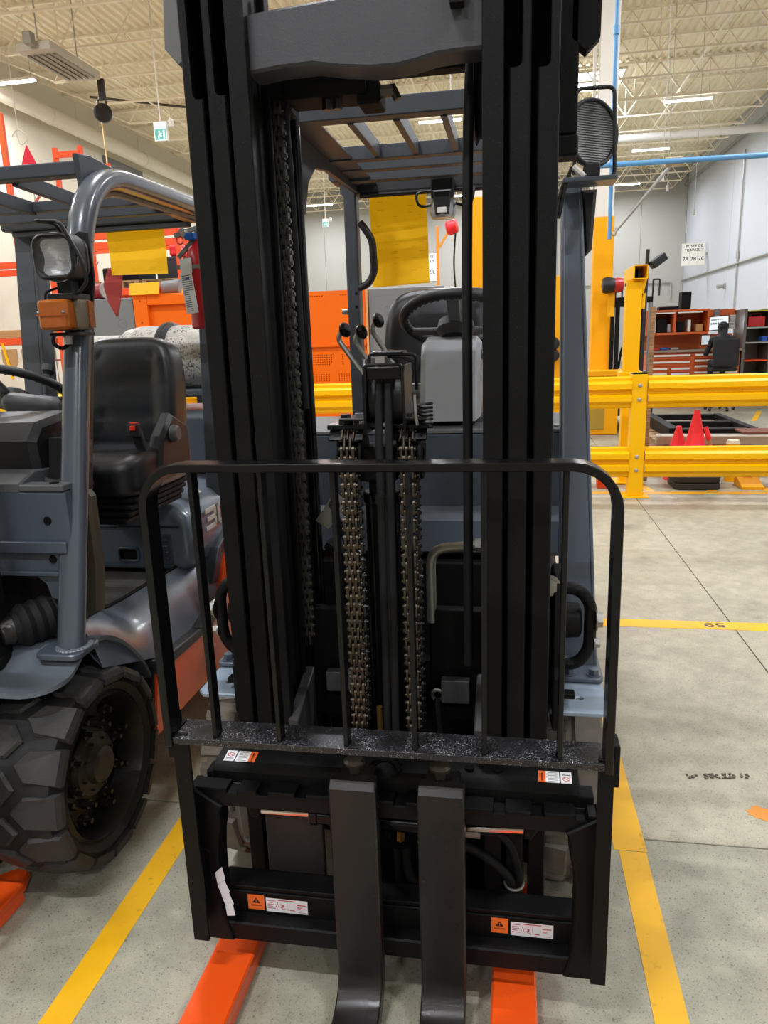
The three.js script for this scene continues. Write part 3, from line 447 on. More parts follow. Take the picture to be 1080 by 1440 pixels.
{ // signs, wall conduits
  const s7 = canvasTex(256, 256, (g, w, h) => { g.fillStyle = '#e6e4dc'; g.fillRect(0, 0, w, h); g.fillStyle = '#2b2d30'; g.textAlign = 'center'; g.font = 'bold 42px sans-serif'; g.fillText('POSTE DE', 132, 46); g.fillText('TRAVAIL 7', 132, 92); g.strokeStyle = '#b9b7b0'; g.lineWidth = 2; g.strokeRect(3, 3, 250, 250); g.beginPath(); g.moveTo(0, 106); g.lineTo(256, 106); g.moveTo(86, 106); g.lineTo(86, 256); g.moveTo(171, 106); g.lineTo(171, 256); g.stroke(); g.font = 'bold 56px sans-serif'; g.fillText('7A', 44, 200); g.fillText('7B', 130, 200); g.fillText('7C', 214, 200); });
  let t = thing('workstation_sign', 'white wall sign reading POSTE DE TRAVAIL 7 with 7A, 7B and 7C', 'sign', 7.0, 4.5, -32);
  B().cb(7.0, 4.5, -32, .88, .84, .03, .005, 0, -.12).mesh('board', whitePaint, t); sheet('print', t, s7, V(7.0, 4.5, -32), .86, .82, .018, 0, -.12);
  B().box(7.3, 7.5, 4.45, 4.55, -32.05, -31.95).mesh('bracket', galv, t);
  const s9 = canvasTex(96, 256, (g, w, h) => { g.fillStyle = '#ecebe6'; g.fillRect(0, 0, w, h); g.fillStyle = '#2b2d30'; g.textAlign = 'center'; g.font = 'bold 34px sans-serif'; g.fillText('DE', 44, 40); g.fillText('L 9', 44, 80); g.font = 'bold 56px sans-serif'; g.fillText('9C', 50, 190); });
  t = thing('workstation_sign', 'narrow white wall sign reading 9C seen beside the yellow sheet', 'sign', -3.7, 4.85, -35.9); B().box(-3.9, -3.52, 4.25, 5.48, RZ0, RZ0 + .03, .004).mesh('board', whitePaint, t); sheet('print', t, s9, V(-3.71, 4.865, RZ0 + .03), .37, 1.22, .003);
  tag(B().tube([V(7.44, 3.76, -35.9), V(7.44, 3.75, -24), V(7.44, 3.72, -10)], .035, .1, 8).mesh('wall_conduit', galv), 'long grey conduit running along the right wall', 'conduit');
  tag(B().tube([V(1.5, 3.75, -35.94), V(6.9, 3.7, -35.94), V(6.98, 3.7, -35.94), V(6.98, 3.0, -35.94)], .03, .1, 8).mesh('wall_conduit', galv), 'thin conduit on the far wall turning down near the corner', 'conduit');
  tag(B().tube([V(7.45, 7.3, -27.6), V(7.45, 1.6, -27.6)], .03, .05, 8).cyl(V(7.45, 3.9, -27.6), V(7.45, 4.15, -27.6), .06, .06, 8).mesh('wall_conduit', galv), 'grey vertical conduit dropping down the right wall', 'conduit');
  t = thing('security_camera', 'small grey camera on the right wall below the conduit', 'camera', 7.4, 3.1, -29); B().box(7.42, 7.5, 3.0, 3.2, -29.05, -28.95, .01).mesh('base', galv, t); B().cyl(V(7.42, 3.1, -29), V(7.2, 3.08, -28.9), .06, .07, 12).mesh('barrel', galv, t);
  const ex = (lab, x, y, z, k) => { const t = thing('exit_sign', lab, 'exit sign', x, y, z); const tx = canvasTex(128, 160, (g, w, h) => { g.fillStyle = '#e8f4f0'; g.fillRect(0, 0, w, h); g.fillStyle = '#1fa08a'; g.fillRect(8, 60, 112, 92); g.fillStyle = '#f4fffb'; g.beginPath(); g.arc(52, 82, 9, 0, 7); g.fill(); g.fillRect(44, 92, 18, 26); g.fillRect(60, 96, 20, 7); g.fillRect(36, 116, 14, 24); g.fillRect(58, 116, 20, 8); g.fillRect(90, 72, 18, 72); });
    B().cb(x, y, z, .26 * k, .34 * k, .07, .01).mesh('housing', whitePaint, t); sheet('face', t, std(0x404040, .4, 0, { emissive: 0xffffff, emissiveMap: tx, emissiveIntensity: .22 }), V(x, y, z + .036), .25 * k, .32 * k, 0); B().cyl(V(x, y + .17 * k, z), V(x, RH, z), .014, .014, 8).mesh('hanger_rod', whitePaint, t);
    const l = new THREE.RectAreaLight(0x9fe8d8, .6, .24 * k, .3 * k); l.position.set(0, 0, .06); l.rotation.y = Math.PI; t.add(l);
    for (const s of [-.05, .1]) B().lathe([[0, 0], [.05, .01], [.055, .06], [.03, .1], [0, .1]], V(x + .22 * k, y + s * .4 + .12 * k, z), V(.3, -.2, 1), 12).mesh('spot_head', whitePaint, t); };
  ex('green running-man exit sign on a long rod left of the tall mast', -6.55, 5.62, -14.2, 1); ex('small green running-man exit sign seen far off through the mast', -6.32, 5.6, -26, .8);
}
{ // left side: racks, heater, reel, cabinets
  const post = (b, x, y0, y1, z) => b.box(x - .045, x + .045, y0, y1, z - .035, z + .035, .004);
  const rack = (label, x0, x1, z, h, ys, dz = 1.1) => {
    const t = thing('pallet_rack', label, 'pallet rack', (x0 + x1) / 2, 0, z - dz / 2);
    for (const [x, dzz] of h === 5.5 ? [[x0, 0], [x1, 0]] : [[x0, 0], [x1, 0], [x0, -dz], [x1, -dz]]) { post(B(), x, 0, h, z + dzz).mesh('upright', orangeRack, t); }
    for (const x of [x0, x1]) for (let y = .4; y < h - .8; y += 1.1) B().bar(V(x, y, z), V(x, y + .9, z - dz), .03, .03, 0, V(1, 0, 0)).bar(V(x, y, z), V(x, y, z - dz), .03, .03, 0, V(1, 0, 0)).mesh('brace', std(0xa8402a, .5), t);
    for (const y of ys) for (const dzz of [.04, -dz]) B().box(x0, x1, y - .055, y + .055, z + dzz - .02, z + dzz + .02, .004).mesh('beam', orangeRack, t);
    return t;
  };
  rack('tall orange pallet rack at the left edge of the view', -10.9, -8.33, -12, 5.5, [1.85, 3.12]);
  rack('orange pallet rack rising above the roof of the left forklift', -8.78, -8.25, -14.2, 5.5, [5.36]);
  rack('orange pallet rack with pallets seen behind the left forklift', -10.6, -7.3, -17.2, 4.3, [2.95, 4.1]);
  { const x0 = -7.75, x1 = -5.42, z = -12; rack('orange rack upright with beams right of the yellow sheet', x0, x1, z, 3.65, [2.6, 3.5]); }
  const pal = (x, y, z, i) => { const t = thing('pallet', ['light wooden pallet lying on the orange rack beam, leftmost of three', 'light wooden pallet in the middle of the orange rack beam', 'light wooden pallet at the right end of the orange rack beam'][i], 'pallet', x, y, z); for (let k = 0; k < 5; k++) B().box(x - .32, x + .32, y + .1, y + .12, z - .5 + k * .22, z - .36 + k * .22).mesh('deck_board', wood, t); for (const s of [-.28, 0, .28]) B().box(x + s - .04, x + s + .04, y, y + .1, z - .5, z + .52).mesh('stringer', wood, t); };
  pal(-7.2, 2.66, -12.5, 0); pal(-6.5, 2.66, -12.5, 1); pal(-5.8, 2.66, -12.5, 2);
  tag(B().box(-6.95, -6.3, 2.785, 3.02, -12.9, -12.2, .03).mesh('dark_bin', blackMatte), 'dark bin on the wooden pallets of the orange rack', 'bin');
  tag(B().box(-5.95, -5.5, 2.785, 3.15, -12.9, -12.2, .03).mesh('dark_bundle', std(0x23242c, .7)), 'dark bundle on the right end of the orange rack', 'bundle');
  tag(B().box(-5.75, -5.5, 3.0 + .155, 3.36, -12.8, -12.3, .06).mesh('red_bag', redCone), 'small red bag on top of the dark bundle', 'bag');
  tag(B().box(-9.4, -8.4, 1.91, 2.05, -13, -12, .01).mesh('cardboard_sheet_stack', boxBrown), 'flat brown cardboard stack on the lower beam of the tall rack', 'cardboard');
  for (const [x, w, l] of [[-8.75, .3, 'brown cardboard piece hanging at the tall rack, left one'], [-8.5 + .1, .22, 'brown cardboard piece hanging at the tall rack, right one']]) tag(B().ex([[x - w / 2, 1.72], [x + w / 2, 1.72], [x + w / 2, 1.5], [x + .02, 1.28], [x - w / 2, 1.5]], 'xy', -11.95, -11.93).mesh('cardboard_flap', boxBrown), l, 'cardboard');
  tag(B().bar(V(-8.86, 1.83, -11.93), V(-8.72, 1.2, -11.9), .05, .006, 0).mesh('yellow_strap', yellow), 'yellow strap hanging from the tall orange rack', 'strap');
  { const f = thing('red_flag', 'small red diamond flag above the left forklift roof', 'flag', -9.22, 0, -14.01); B().ex([[-9.25, 5.55], [-9.0, 5.02], [-9.3, 4.9], [-9.45, 5.08]], 'xy', -14.02, -14).mesh('cloth', std(0xd3203c, .6), f); B().cyl(V(-9.24, 0, -14.04), V(-9.24, 5.4, -14.04), .012, .012, 8).mesh('pole', galv, f); }
  // unit heater
  let t = thing('unit_heater', 'grey box heater hung under the ceiling at upper left', 'heater', -8.6, 7.0, -14.5);
  B().box(-8.95, -8.25, 6.98, 7.14, -15.3, -13.6, .03).mesh('case', std(0xb8b0a0, .5, .2), t); for (let i = 0; i < 5; i++) B().box(-8.85 + i * .13, -8.79 + i * .13, 6.95, 6.98, -15.1, -13.8).mesh('louvre', std(0x8f897c, .5, .2), t); for (const z of [-15.1, -13.8]) B().cyl(V(-8.6, 7.14, z), V(-8.6, RH, z), .012, .012, 6).mesh('hanger', galv, t);
  B().cb(-8.55, 7.12, -13.45, .16, .2, .16, .02).mesh('burner_box', std(0x8f897c, .5, .2), t);
  t = thing('cable_reel', 'black cable reel under a joist with a yellow cord hanging down', 'cable reel', -9.2, 6.86, -16.95);
  B().lathe([[0, 0], [.15, .01], [.2, .04], [.2, .14], [.15, .17], [0, .18]], V(-9.2, 6.86, -17), V(.5, 0, 1), 24).mesh('drum', plasticBlack, t); B().tube([V(-9.27, 6.98, -16.95), V(-9.27, 7.15, -16.95), V(-9.08, 7.15, -16.95), V(-9.08, 6.98, -16.95)], .02, .03, 8).mesh('bracket', plasticBlack, t); B().box(-9.25, -9.1, 7.15, 7.592, -17.03, -16.97).mesh('mount', plasticBlack, t); B().cyl(V(-9.2, 6.7, -16.9), V(-8.95, 2.6, -16.6), .018, .018, 6).mesh('cord', std(0xd8b470, .6), t);
  tag(B().box(RX0, RX0 + .06, 6.7, 7.34, -24.6, -22.2, .01).mesh('wall_louvre', std(0x6f6d69, .6)), 'grey louvre panel high on the left wall', 'louvre');
  t = thing('hanging_cord', 'thin white cord with a curled plug hanging by the left wall', 'cord', -10.05, 6, -15); B().cyl(V(-10.05, 6.1, -15), V(-10.05, 7.62, -15), .01, .01, 6).mesh('cord', whitePaint, t); B().curve([V(-10.2, 6.0, -15), V(-10, 6.1, -14.95), V(-9.85, 5.95, -15), V(-10.05, 5.85, -15.05), V(-10.1, 6.1, -15)], .015, 30, 6).mesh('coil', whitePaint, t);
  // tool cabinets behind the guard rail
  const Z = -9.5;
  t = thing('tool_cabinet', 'grey cabinet back standing behind the LP tank of the left forklift', 'cabinet', -5.45, 0, Z - .3); B().box(-6.1, -5.02, .02, 2.33, Z - .6, Z, .01).mesh('body', greyCab, t); B().torus(V(-5.2, 2.0, Z), .06, .004, V(0, 0, 1), 24, 6).mesh('knockout', greyCab, t);
  t = thing('tool_cabinet', 'orange framed cabinet panel right of the grey cabinet, behind the LP tank', 'cabinet', -4.2, 0, Z - .3); B().box(-4.98, -3.2, .02, 2.33, Z - .6, Z - .05, .01).mesh('body', orangeCab, t);
  { const f = B(); f.box(-5.0, -4.8, .02, 2.36, Z - .05, Z + .03, .008).box(-4.8, -3.2, 2.22, 2.36, Z - .05, Z + .03, .008).box(-3.4, -3.2, .02, 2.22, Z - .05, Z + .03, .008); f.mesh('frame', orangeCab, t); for (const y of [2.28, 2.0, 1.7]) B().lathe([[.012, 0], [.01, .006], [0, .008]], V(-4.9, y, Z + .03), V(0, 0, 1), 8).mesh('rivet', std(0x8a3a08, .5), t); }
  t = thing('tool_cabinet', 'orange perforated workstation panel seen between mast and grey rear pillar', 'cabinet', -2.3, 0, Z - .3);
  { const holes = []; const hole = (x, y, s) => holes.push([[x - s, y - s], [x + s, y - s], [x + s, y + s], [x - s, y + s]]); const q = [];
    for (let i = 0; i < 9; i++) { q.push([-2.66 + i * .032, 2.24, .007]); q.push([-2.16 + i * .032, 2.24, .007]); }
    for (let j = 0; j < 5; j++) for (let i = 0; i < 16; i++) if (i < 12 - j * .6 || i > 14) q.push([-2.62 + i * .03, 1.50 - j * .03, .006]);
    for (let j = 0; j < 4; j++) for (let i = 0; i < 20; i++) if (i < 8 || i > 10) q.push([-2.6 + i * .034, 1.25 - j * .028, .006]);
    for (const h of q) hole(...h);
    B().ex([[-2.95, .02], [-1.846, .02], [-1.846, 2.3], [-2.95, 2.3]], 'xy', Z - .05, Z, 0, holes).mesh('perforated_panel', orangeCab, t); B().box(-2.93, -1.85, .04, 2.28, Z - .6, Z - .09, .01).mesh('body', orangeCab, t); B().box(-2.95, -1.846, 1.60, 1.63, Z, Z + .05, .006).mesh('fold', orangeCab, t); }
  t = thing('tool_cabinet', 'grey cabinet behind the steering wheel of the black forklift', 'cabinet', -1.2, 0, Z - .3); B().box(-1.8, -.84, .02, 2.3, Z - .6, Z, .012).mesh('body', greyCab, t); { const hz = B(); hz.box(-1.76, -.88, .06, 2.2, Z, Z + .012, .005); hz.mesh('door', greyCab, t); } B().torus(V(-1.55, 2.03, Z + .012), .05, .004, V(0, 0, 1), 20, 6).mesh('knockout', greyCab, t); B().box(-.835, -.72, .02, 2.29, Z - .55, Z - .02, .006).mesh('side_return', std(0xb8b9b6, .5), t); B().box(-1.84, -1.81, .02, 2.3, Z - .02, Z + .02, .004).mesh('edge_strip', std(0xd9a06a, .6), t);
  // goods on the cabinets
  t = thing('red_cylinder', 'dark red drum lying on the grey cabinet at left', 'drum', -5.6, 2.45, Z - .3); B().lathe([[0, 0], [.1, 0], [.11, .02], [.11, .3], [.1, .32], [0, .32]], V(-5.85, 2.445, Z - .25), V(1, 0, 0), 20).mesh('drum', std(0x8a1c22, .4), t); B().lathe([[0, 0], [.11, 0], [.12, .02], [.12, .05], [0, .05]], V(-5.52, 2.455, Z - .25), V(1, 0, .6), 20).mesh('end_cap', galv, t);
  t = thing('red_cylinder', 'red tube with grey end lying behind the hanging red tag', 'tube', -4.9, 2.42, Z - .4); B().cyl(V(-5.05, 2.46, Z - .3), V(-4.7, 2.46, Z - .3), .07, .07, 16).mesh('tube', std(0x9a2228, .4), t); B().cyl(V(-4.7, 2.46, Z - .3), V(-4.45, 2.46, Z - .3), .09, .1, 16).mesh('end', greyCab, t);
  tag(B().cb(-4.8, 2.43, Z + .06, .42, .16, .015, .004, -.25).mesh('yellow_card', yellow), 'yellow card on the cabinet edge below the hanging yellow sheet', 'card');
  tag(B().ex([[-4.36, 2.37], [-4.22, 2.37], [-4.3, 2.56]], 'xy', Z - .12, Z - .1).mesh('yellow_pennant', yellow), 'small yellow pennant on the orange cabinet', 'pennant');
  for (const [x, w] of [[-4.12, .35], [-3.72, .38]]) { const o = thing('label_box', x < -4 ? 'dark box with white label on the orange cabinet, left of two' : 'dark box with white label on the orange cabinet, right of two', 'box', x + w / 2, 2.362, Z - .35); B().box(x, x + w, 2.362, 2.5, Z - .55, Z - .15, .01).mesh('body', std(0x4d4f50, .6), o); B().box(x + .08, x + w - .1, 2.39, 2.47, Z - .15, Z - .145).mesh('label_plate', whitePaint, o); }
  // far orange upright, red reel with black hose
  tag(B().box(-1.95, -1.88, 0, 4.45, -20.05, -19.95, .01).bar(V(-1.9, 3.9, -20), V(-1.5, 4.5, -20), .06, .06).mesh('orange_upright', std(0xe8962a, .5)), 'thin orange upright in the distance seen through the mast', 'post');
  t = thing('hose_reel', 'red hose reel with a black hose hanging, seen under the rear lamp', 'hose reel', -.95, 3.35, -12.4); B().lathe([[0, 0], [.1, .02], [.12, .06], [.1, .18], [0, .2]], V(-1.05, 3.35, -12.4), V(1, .2, .2), 18).mesh('drum', redCone, t); B().curve([V(-.9, 3.3, -12.4), V(-.93, 2.8, -12.4), V(-.9, 2.35, -12.4), V(-.86, 1.9, -12.4)], .014, 16, 8).mesh('hose', rubberHose, t); B().cyl(V(-.95, 3.4, -12.4), V(-.95, RH, -12.4), .012, .012, 6).mesh('hanger', galv, t);
}
// ---------------------------------------------------------------- shared forklift pieces
function seatShape(b, x0, x1, y0, y1, z, dz, lean) {    // soft bulging backrest
  const w = x1 - x0, h = y1 - y0, g = new THREE.BoxGeometry(w, h, dz, 20, 20, 8), p = g.attributes.position;
  for (let i = 0; i < p.count; i++) {
    let x = p.getX(i) / (w / 2), y = p.getY(i) / (h / 2), q = p.getZ(i) / (dz / 2);
    const n = Math.pow(Math.pow(Math.abs(x), 5) + Math.pow(Math.abs(y), 5) + Math.pow(Math.abs(q), 5), .2), m = Math.max(Math.abs(x), Math.abs(y), Math.abs(q)); const s = n > 0 ? m / n : 1;
    let X = x * s, Y = y * s, Q = q * s; X *= 1 - .1 * Math.max(0, Y) ** 2 - .04 * (Y < 0 ? Y * Y : 0);
    if (Q > 0) { const side = Math.max(0, Math.abs(X) - .5) * 2; Q += .5 * side * (1 - .3 * Y) * (1 - Math.abs(Y) ** 6); const band = (t) => Math.exp(-(((Y - t) / .035) ** 2)); Q -= .12 * (band(.22 + .1 * X * X) + band(-.42 + .08 * X * X)) * (Math.abs(X) < .6 ? 1 : 0); Q -= .14 * Math.exp(-(((Math.abs(X) - .55) / .035) ** 2)) * (Math.abs(Y) < .7 ? 1 : 0); }
    p.setXYZ(i, X * w / 2, Y * h / 2, Q * dz / 2);
  }
  g.computeVertexNormals(); g.rotateX(-lean); g.translate((x0 + x1) / 2, (y0 + y1) / 2, z);
  return b.add(toCreasedNormals(g.toNonIndexed(), 1.1));
}
function steering(t, c, R, tilt, mat = plasticBlack) {
  const ax = V(0, Math.cos(tilt), -Math.sin(tilt)), q = new THREE.Quaternion().setFromUnitVectors(V(0, 1, 0), ax);
  const P = (x, y, z) => V(x, y, z).applyQuaternion(q).add(c);
  const w = B().torus(c, R, .017, ax, 48, 12); for (let i = 0; i < 44; i++) { const a = i / 44 * 6.2832; w.add(new THREE.SphereGeometry(.007, 6, 5).translate(...P((R - .013) * Math.cos(a), -.008, (R - .013) * Math.sin(a)).toArray())); }
  const s = w.mesh('steering_wheel', mat, t);
  for (const a of [90, 205, 335]) { const r = a * D2R; B().bar(P(.03 * Math.cos(r), -.035, .03 * Math.sin(r)), P((R - .005) * Math.cos(r), -.002, (R - .005) * Math.sin(r)), .042, .016, .007, ax).mesh('spoke', plasticGrey, s); }
  B().lathe([[0, -.07], [.05, -.07], [.065, -.04], [.06, -.01], [.03, .005], [0, .008]], c, ax, 24).mesh('hub', mat, s);
  B().lathe([[0, 0], [.018, 0], [.014, .03], [.024, .045], [.022, .07], [0, .076]], P((R - .01) * .9, 0, (R - .01) * .35), ax, 16).mesh('spinner_knob', mat, s);
  return s;
}
function tyre(t, x0, x1, cy, cz, R, o) {               // x1 is the outer face when o.out=1; returns the wheel mesh
  const out = o.out, xo = out > 0 ? x1 : x0, W = x1 - x0, rr = o.rim, ax = V(out, 0, 0), c = V(out > 0 ? x0 : x1, cy, cz);
  const w = B().lathe([[rr, .02], [R * .8, .004], [R * .94, .02], [R * .955, W * .12], [R * .955, W * .88], [R * .94, W - .02], [R * .8, W - .004], [rr + .02, W - .008], [rr, W - .02], [rr, W * .5], [rr, .02]], c, ax, 56).mesh('wheel', o.rubber, t);
  const N = o.n, geos = {};
  for (let row = 0; row < 2; row++) {
    const b = B(), sgn = row ? 1 : -1, pitch = 6.2832 * R / N, g = pitch * o.fill / 2;
    const pts = o.chunky ? [[-.01, -g], [W * .36, -g * .85], [W * .53, 0], [W * .36, g * .85], [-.01, g]] : [[-.004, -g], [W * .47, -g * .92], [W * .47, g * .92], [-.004, g]];
    const s = new THREE.Shape(pts.map(p => new THREE.Vector2(p[0], p[1]))); const hgt = R * .055;
    let G = new THREE.ExtrudeGeometry(s, { depth: hgt, bevelEnabled: true, bevelSize: .008, bevelOffset: -.008, bevelThickness: .008, bevelSegments: 1, steps: 1, curveSegments: 1 }).toNonIndexed();
    const p = G.attributes.position;                   // x axial from the shoulder, y round the tyre, z radial
    for (let i = 0; i < p.count; i++) { let a = p.getX(i), u = p.getY(i), z = p.getZ(i); const sh = Math.max(0, .03 - a); let rad = R - hgt - .008 + z - sh * sh * 16; const th = u / R * (1 + 0); p.setXYZ(i, sgn < 0 ? -W / 2 + a : W / 2 - a, rad * Math.cos(th), rad * Math.sin(th)); }
    if (sgn < 0) ; else { const q = G.attributes.position.array; for (let i = 0; i < q.length; i += 9) for (let k = 0; k < 3; k++) { const m = q[i + 3 + k]; q[i + 3 + k] = q[i + 6 + k]; q[i + 6 + k] = m; } }
    { const q = G.attributes.position.array; for (let i = 0; i < q.length; i += 9) for (let k = 0; k < 3; k++) { const m = q[i + 3 + k]; q[i + 3 + k] = q[i + 6 + k]; q[i + 6 + k] = m; } }
    // orient outward: make sure the outer face looks away from the axle
    G.computeVertexNormals(); let d = 0; const nn = G.attributes.normal, pp = G.attributes.position; for (let i = 0; i < pp.count; i++) d += (pp.getY(i) > R - .012 ? nn.getY(i) : 0);
    if (d < 0) { const q = pp.array; for (let i = 0; i < q.length; i += 9) for (let k = 0; k < 3; k++) { const m = q[i + 3 + k]; q[i + 3 + k] = q[i + 6 + k]; q[i + 6 + k] = m; } G.computeVertexNormals(); }
    G.deleteAttribute('uv'); boxUV(G);
    for (let i = 0; i < N; i++) {
      const a = (i + (row ? .5 : 0)) / N * 6.2832; w.updateWorldMatrix(true, false); const m = new THREE.Mesh(G, o.lug); m.name = numbered('tread_block'); m.castShadow = m.receiveShadow = true;
      const L = V((x0 + x1) / 2, cy, cz).applyMatrix4(w.matrixWorld.clone().invert()); m.position.copy(L); m.rotation.x = a; w.add(m);
    }
  }
  if (o.hub) {
    const f = W, C = c, d = (r, k) => [r, k];
    B().lathe([[rr, f - .02], [rr - .012, f - .012], [rr - .02, f - .03], [rr - .035, f - .1], [rr * .62, f - .105], [rr * .6, f - .085], [rr * .42, f - .08], [0, f - .08]].map(a => [a[0], a[1]]), C, ax, 48).mesh('rim', std(0x1b1a18, .36, .3, bump(.0005, 8)), w);
    B().lathe([[rr * .44, f - .082], [rr * .42, f - .06], [rr * .26, f - .055], [rr * .24, f - .03], [rr * .2, f - .022], [0, f - .02]], C, ax, 36).mesh('hub', std(0x3a352c, .5, .3, bump(.0006, 8)), w);
    for (const [n, r, k, len] of [[8, rr * .52, .016, .05], [8, rr * .72, .017, .045], [8, rr * .34, .009, .04]]) for (let i = 0; i < n; i++) { const a = (i + .3) / n * 6.2832; const P = V(xo - out * (W - (f - .083)) , cy + r * Math.cos(a), cz + r * Math.sin(a)); B().cyl(P, P.clone().addScaledVector(ax, len * .5), k, k, 6).cyl(P.clone().addScaledVector(ax, len * .5), P.clone().addScaledVector(ax, len), k * .55, k * .5, 10).mesh('wheel_nut', std(0x2e2b26, .35, .6), w); }
  } else B().lathe([[rr, W - .02], [rr * .9, W - .06], [0, W - .07]], c, ax, 32).mesh('rim', blackMatte, w);
  return w;
}
function chain(x, z, y0, y1, width, pitch, plates, axisZ = 0) {  // leaf chain hanging straight down
  const b = B(), n = Math.round((y1 - y0) / pitch), h = pitch * .42;
  const cap = (lo, hi, yc) => { const sh = new THREE.Shape(); const L = pitch / 2; sh.absarc(0, L, h, 0, Math.PI, false); sh.absarc(0, -L, h, Math.PI, 2 * Math.PI, false); const g = new THREE.ExtrudeGeometry(sh, { depth: hi - lo, bevelEnabled: false, curveSegments: 4, steps: 1 }); g.rotateY(Math.PI / 2); g.translate(x + lo, yc, z); b.add(g); };
  for (let i = 0; i <= n; i++) {
    const y = y1 - i * pitch, t = width / plates;
    for (let k = 0; k < plates; k++) if ((k + i) % 2 === 0 || k === 0 && i % 2 === 0) cap(-width / 2 + k * t + t * .08, -width / 2 + (k + 1) * t - t * .08, y);
    b.add(new THREE.CylinderGeometry(pitch * .22, pitch * .22, width + .008, 8).rotateZ(Math.PI / 2).translate(x, y + pitch / 2, z));
  }
  return b;
}
const hexBolt = (b, p, ax, r = .016, h = .012) => b.cyl(p, p.clone().addScaledVector(ax, .004), r * 1.35, r * 1.35, 18).cyl(p.clone().addScaledVector(ax, .004), p.clone().addScaledVector(ax, .004 + h), r, r * .96, 6);

// ---------------------------------------------------------------- the black forklift in front
{
  const xc = -.305, xm = -.317;
  const t = thing('forklift', 'dark grey forklift with black three-stage mast, load backrest and forks, nearest the camera', 'forklift', xc, 0, -2.1);
  // --- mast rails: front flange with the stepped cut-out near the top, web, rear flange
  for (const s of [-1, 1]) {
    const X = o => xm + s * o, bx = (b, a, c, y0, y1, z0, z1, r = .003) => b.box(X(a), X(c), y0, y1, z0, z1, r);
    const fl = (o0, o1, on, z0, z1) => { const ys = 2.215; const p = [[o0, .13], [o1, .13], [o1, ys], ...arc(on - .013, ys + .015, .013, 270, 360, 5).map(([a, y]) => [a, y - .002]), [on, 2.72], [o0, 2.72]]; return p.map(([a, y]) => [X(a), y]); };
    const outer = B().ex(fl(.41, .366, .392, 0, 0), 'xy', -1.74, -1.712, .003); bx(outer, .412, .394, .13, 2.74, -1.94, -1.735); bx(outer, .41, .335, .13, 2.74, -1.96, -1.94); outer.mesh('outer_mast_rail', black, t);
    const mid = B().ex(fl(.351, .308, .334, 0, 0), 'xy', -1.725, -1.70, .003); bx(mid, .353, .336, .13, 2.74, -1.92, -1.72); bx(mid, .351, .27, .13, 2.74, -1.94, -1.92); mid.mesh('middle_mast_rail', black, t);
    const inn = B(); bx(inn, .297, .252, .13, 2.76, -1.718, -1.69, .004); bx(inn, .297, .275, .13, 2.76, -1.86, -1.71); bx(inn, .292, .262, .13, 2.76, -1.90, -1.86, .004); bx(inn, .262, .25, .13, 2.45, -1.845, -1.835); inn.mesh('inner_mast_rail', black, t);
    for (const [o, zz] of [[.377, -1.79], [.319, -1.78]]) B().cyl(V(X(o - .018), 2.5, zz), V(X(o + .016), 2.5, zz), .058, .058, 28, .006).mesh('mast_roller', std(0x45464a, .25, .8), t);
    // lift cylinder and its chain behind the inner rail
    B().cyl(V(X(s < 0 ? .252 : .3), .3, -2.03), V(X(s < 0 ? .252 : .3), 2.3, -2.03), .018, .018, 18).mesh('side_lift_cylinder', blackGloss, t);
  }
  chain(-.57, -1.905, .86, 2.27, .026, .0254, 4).mesh('mast_chain', std(0x6f6b66, .36, .85), t); B().box(-.62, -.566, .5, 2.3, -1.97, -1.945, .003).mesh('chain_backing', blackMatte, t);
  B().cyl(V(-.585, 2.3, -1.95), V(-.54, 2.3, -1.95), .075, .075, 28, .006).mesh('chain_wheel', blackMatte, t);
  // crossheads
  B().ex([[-.575, 2.256], [-.50, 2.262], [-.43, 2.263], [-.37, 2.252], [-.30, 2.244], [-.24, 2.244], [-.2, 2.25], [-.165, 2.257], [-.12, 2.26], [-.06, 2.26], [-.06, 2.4], [-.50, 2.378], [-.575, 2.372]], 'xy', -1.80, -1.715, .006).mesh('mast_crosshead', std(0x404145, .5, .1, bump(.0004, 5)), t);
  B().box(-.135, -.095, 2.352, 2.45, -1.712, -1.69, .004).box(-.13, -.1, 2.335, 2.352, -1.712, -1.68, .003).mesh('rail_stop', black, t);
  B().box(-.56, -.05, 2.30, 2.42, -1.99, -1.93, .01).mesh('rear_crosshead', blackMatte, t);
  // manifold and fittings under the crosshead
  { const m = B().box(-.53, -.335, 2.232, 2.31, -1.93, -1.83, .004).box(-.36, -.305, 2.212, 2.262, -1.93, -1.84, .006).mesh('hose_manifold', blackMatte, t);
    for (const x of [-.435, -.41]) B().cyl(V(x, 2.21, -1.86), V(x, 2.24, -1.86), .012, .012, 6).mesh('hose_fitting', darkSteel, m);
    B().cyl(V(-.305, 2.24, -1.86), V(-.275, 2.24, -1.86), .014, .014, 6).cyl(V(-.28, 2.25, -1.86), V(-.265, 2.22, -1.86), .01, .01, 10).mesh('hose_fitting', darkSteel, m);
    B().curve([V(-.49, 2.26, -1.87), V(-.53, 2.26, -1.9), V(-.555, 2.22, -1.92), V(-.56, 2.1, -1.94), V(-.56, 1.5, -1.96)], .012, 28, 10).mesh('bent_hose', rubberHose, m); }
  // outer crosshead wings and the post right of the mast
  for (const s of [-1, 1]) { const o = s < 0 ? [[-.745, 2.6], [-.86, 2.56], [-.87, 2.41], [-.835, 2.37], [-.745, 2.42]] : [[.13, 2.6], [.20, 2.6], [.196, 2.34], [.165, 2.31], [.13, 2.34]]; B().ex(o, 'xy', -1.99, -1.95, .003).mesh('crosshead_wing', s < 0 ? std(0x6b6c6c, .5, .2) : blackMatte, t); }
  B().box(.102, .149, 2.14, 2.72, -2.02, -1.95, .004).box(.102, .152, 2.09, 2.137, -2.02, -1.945, .006).mesh('outer_mast_stop', black, t);
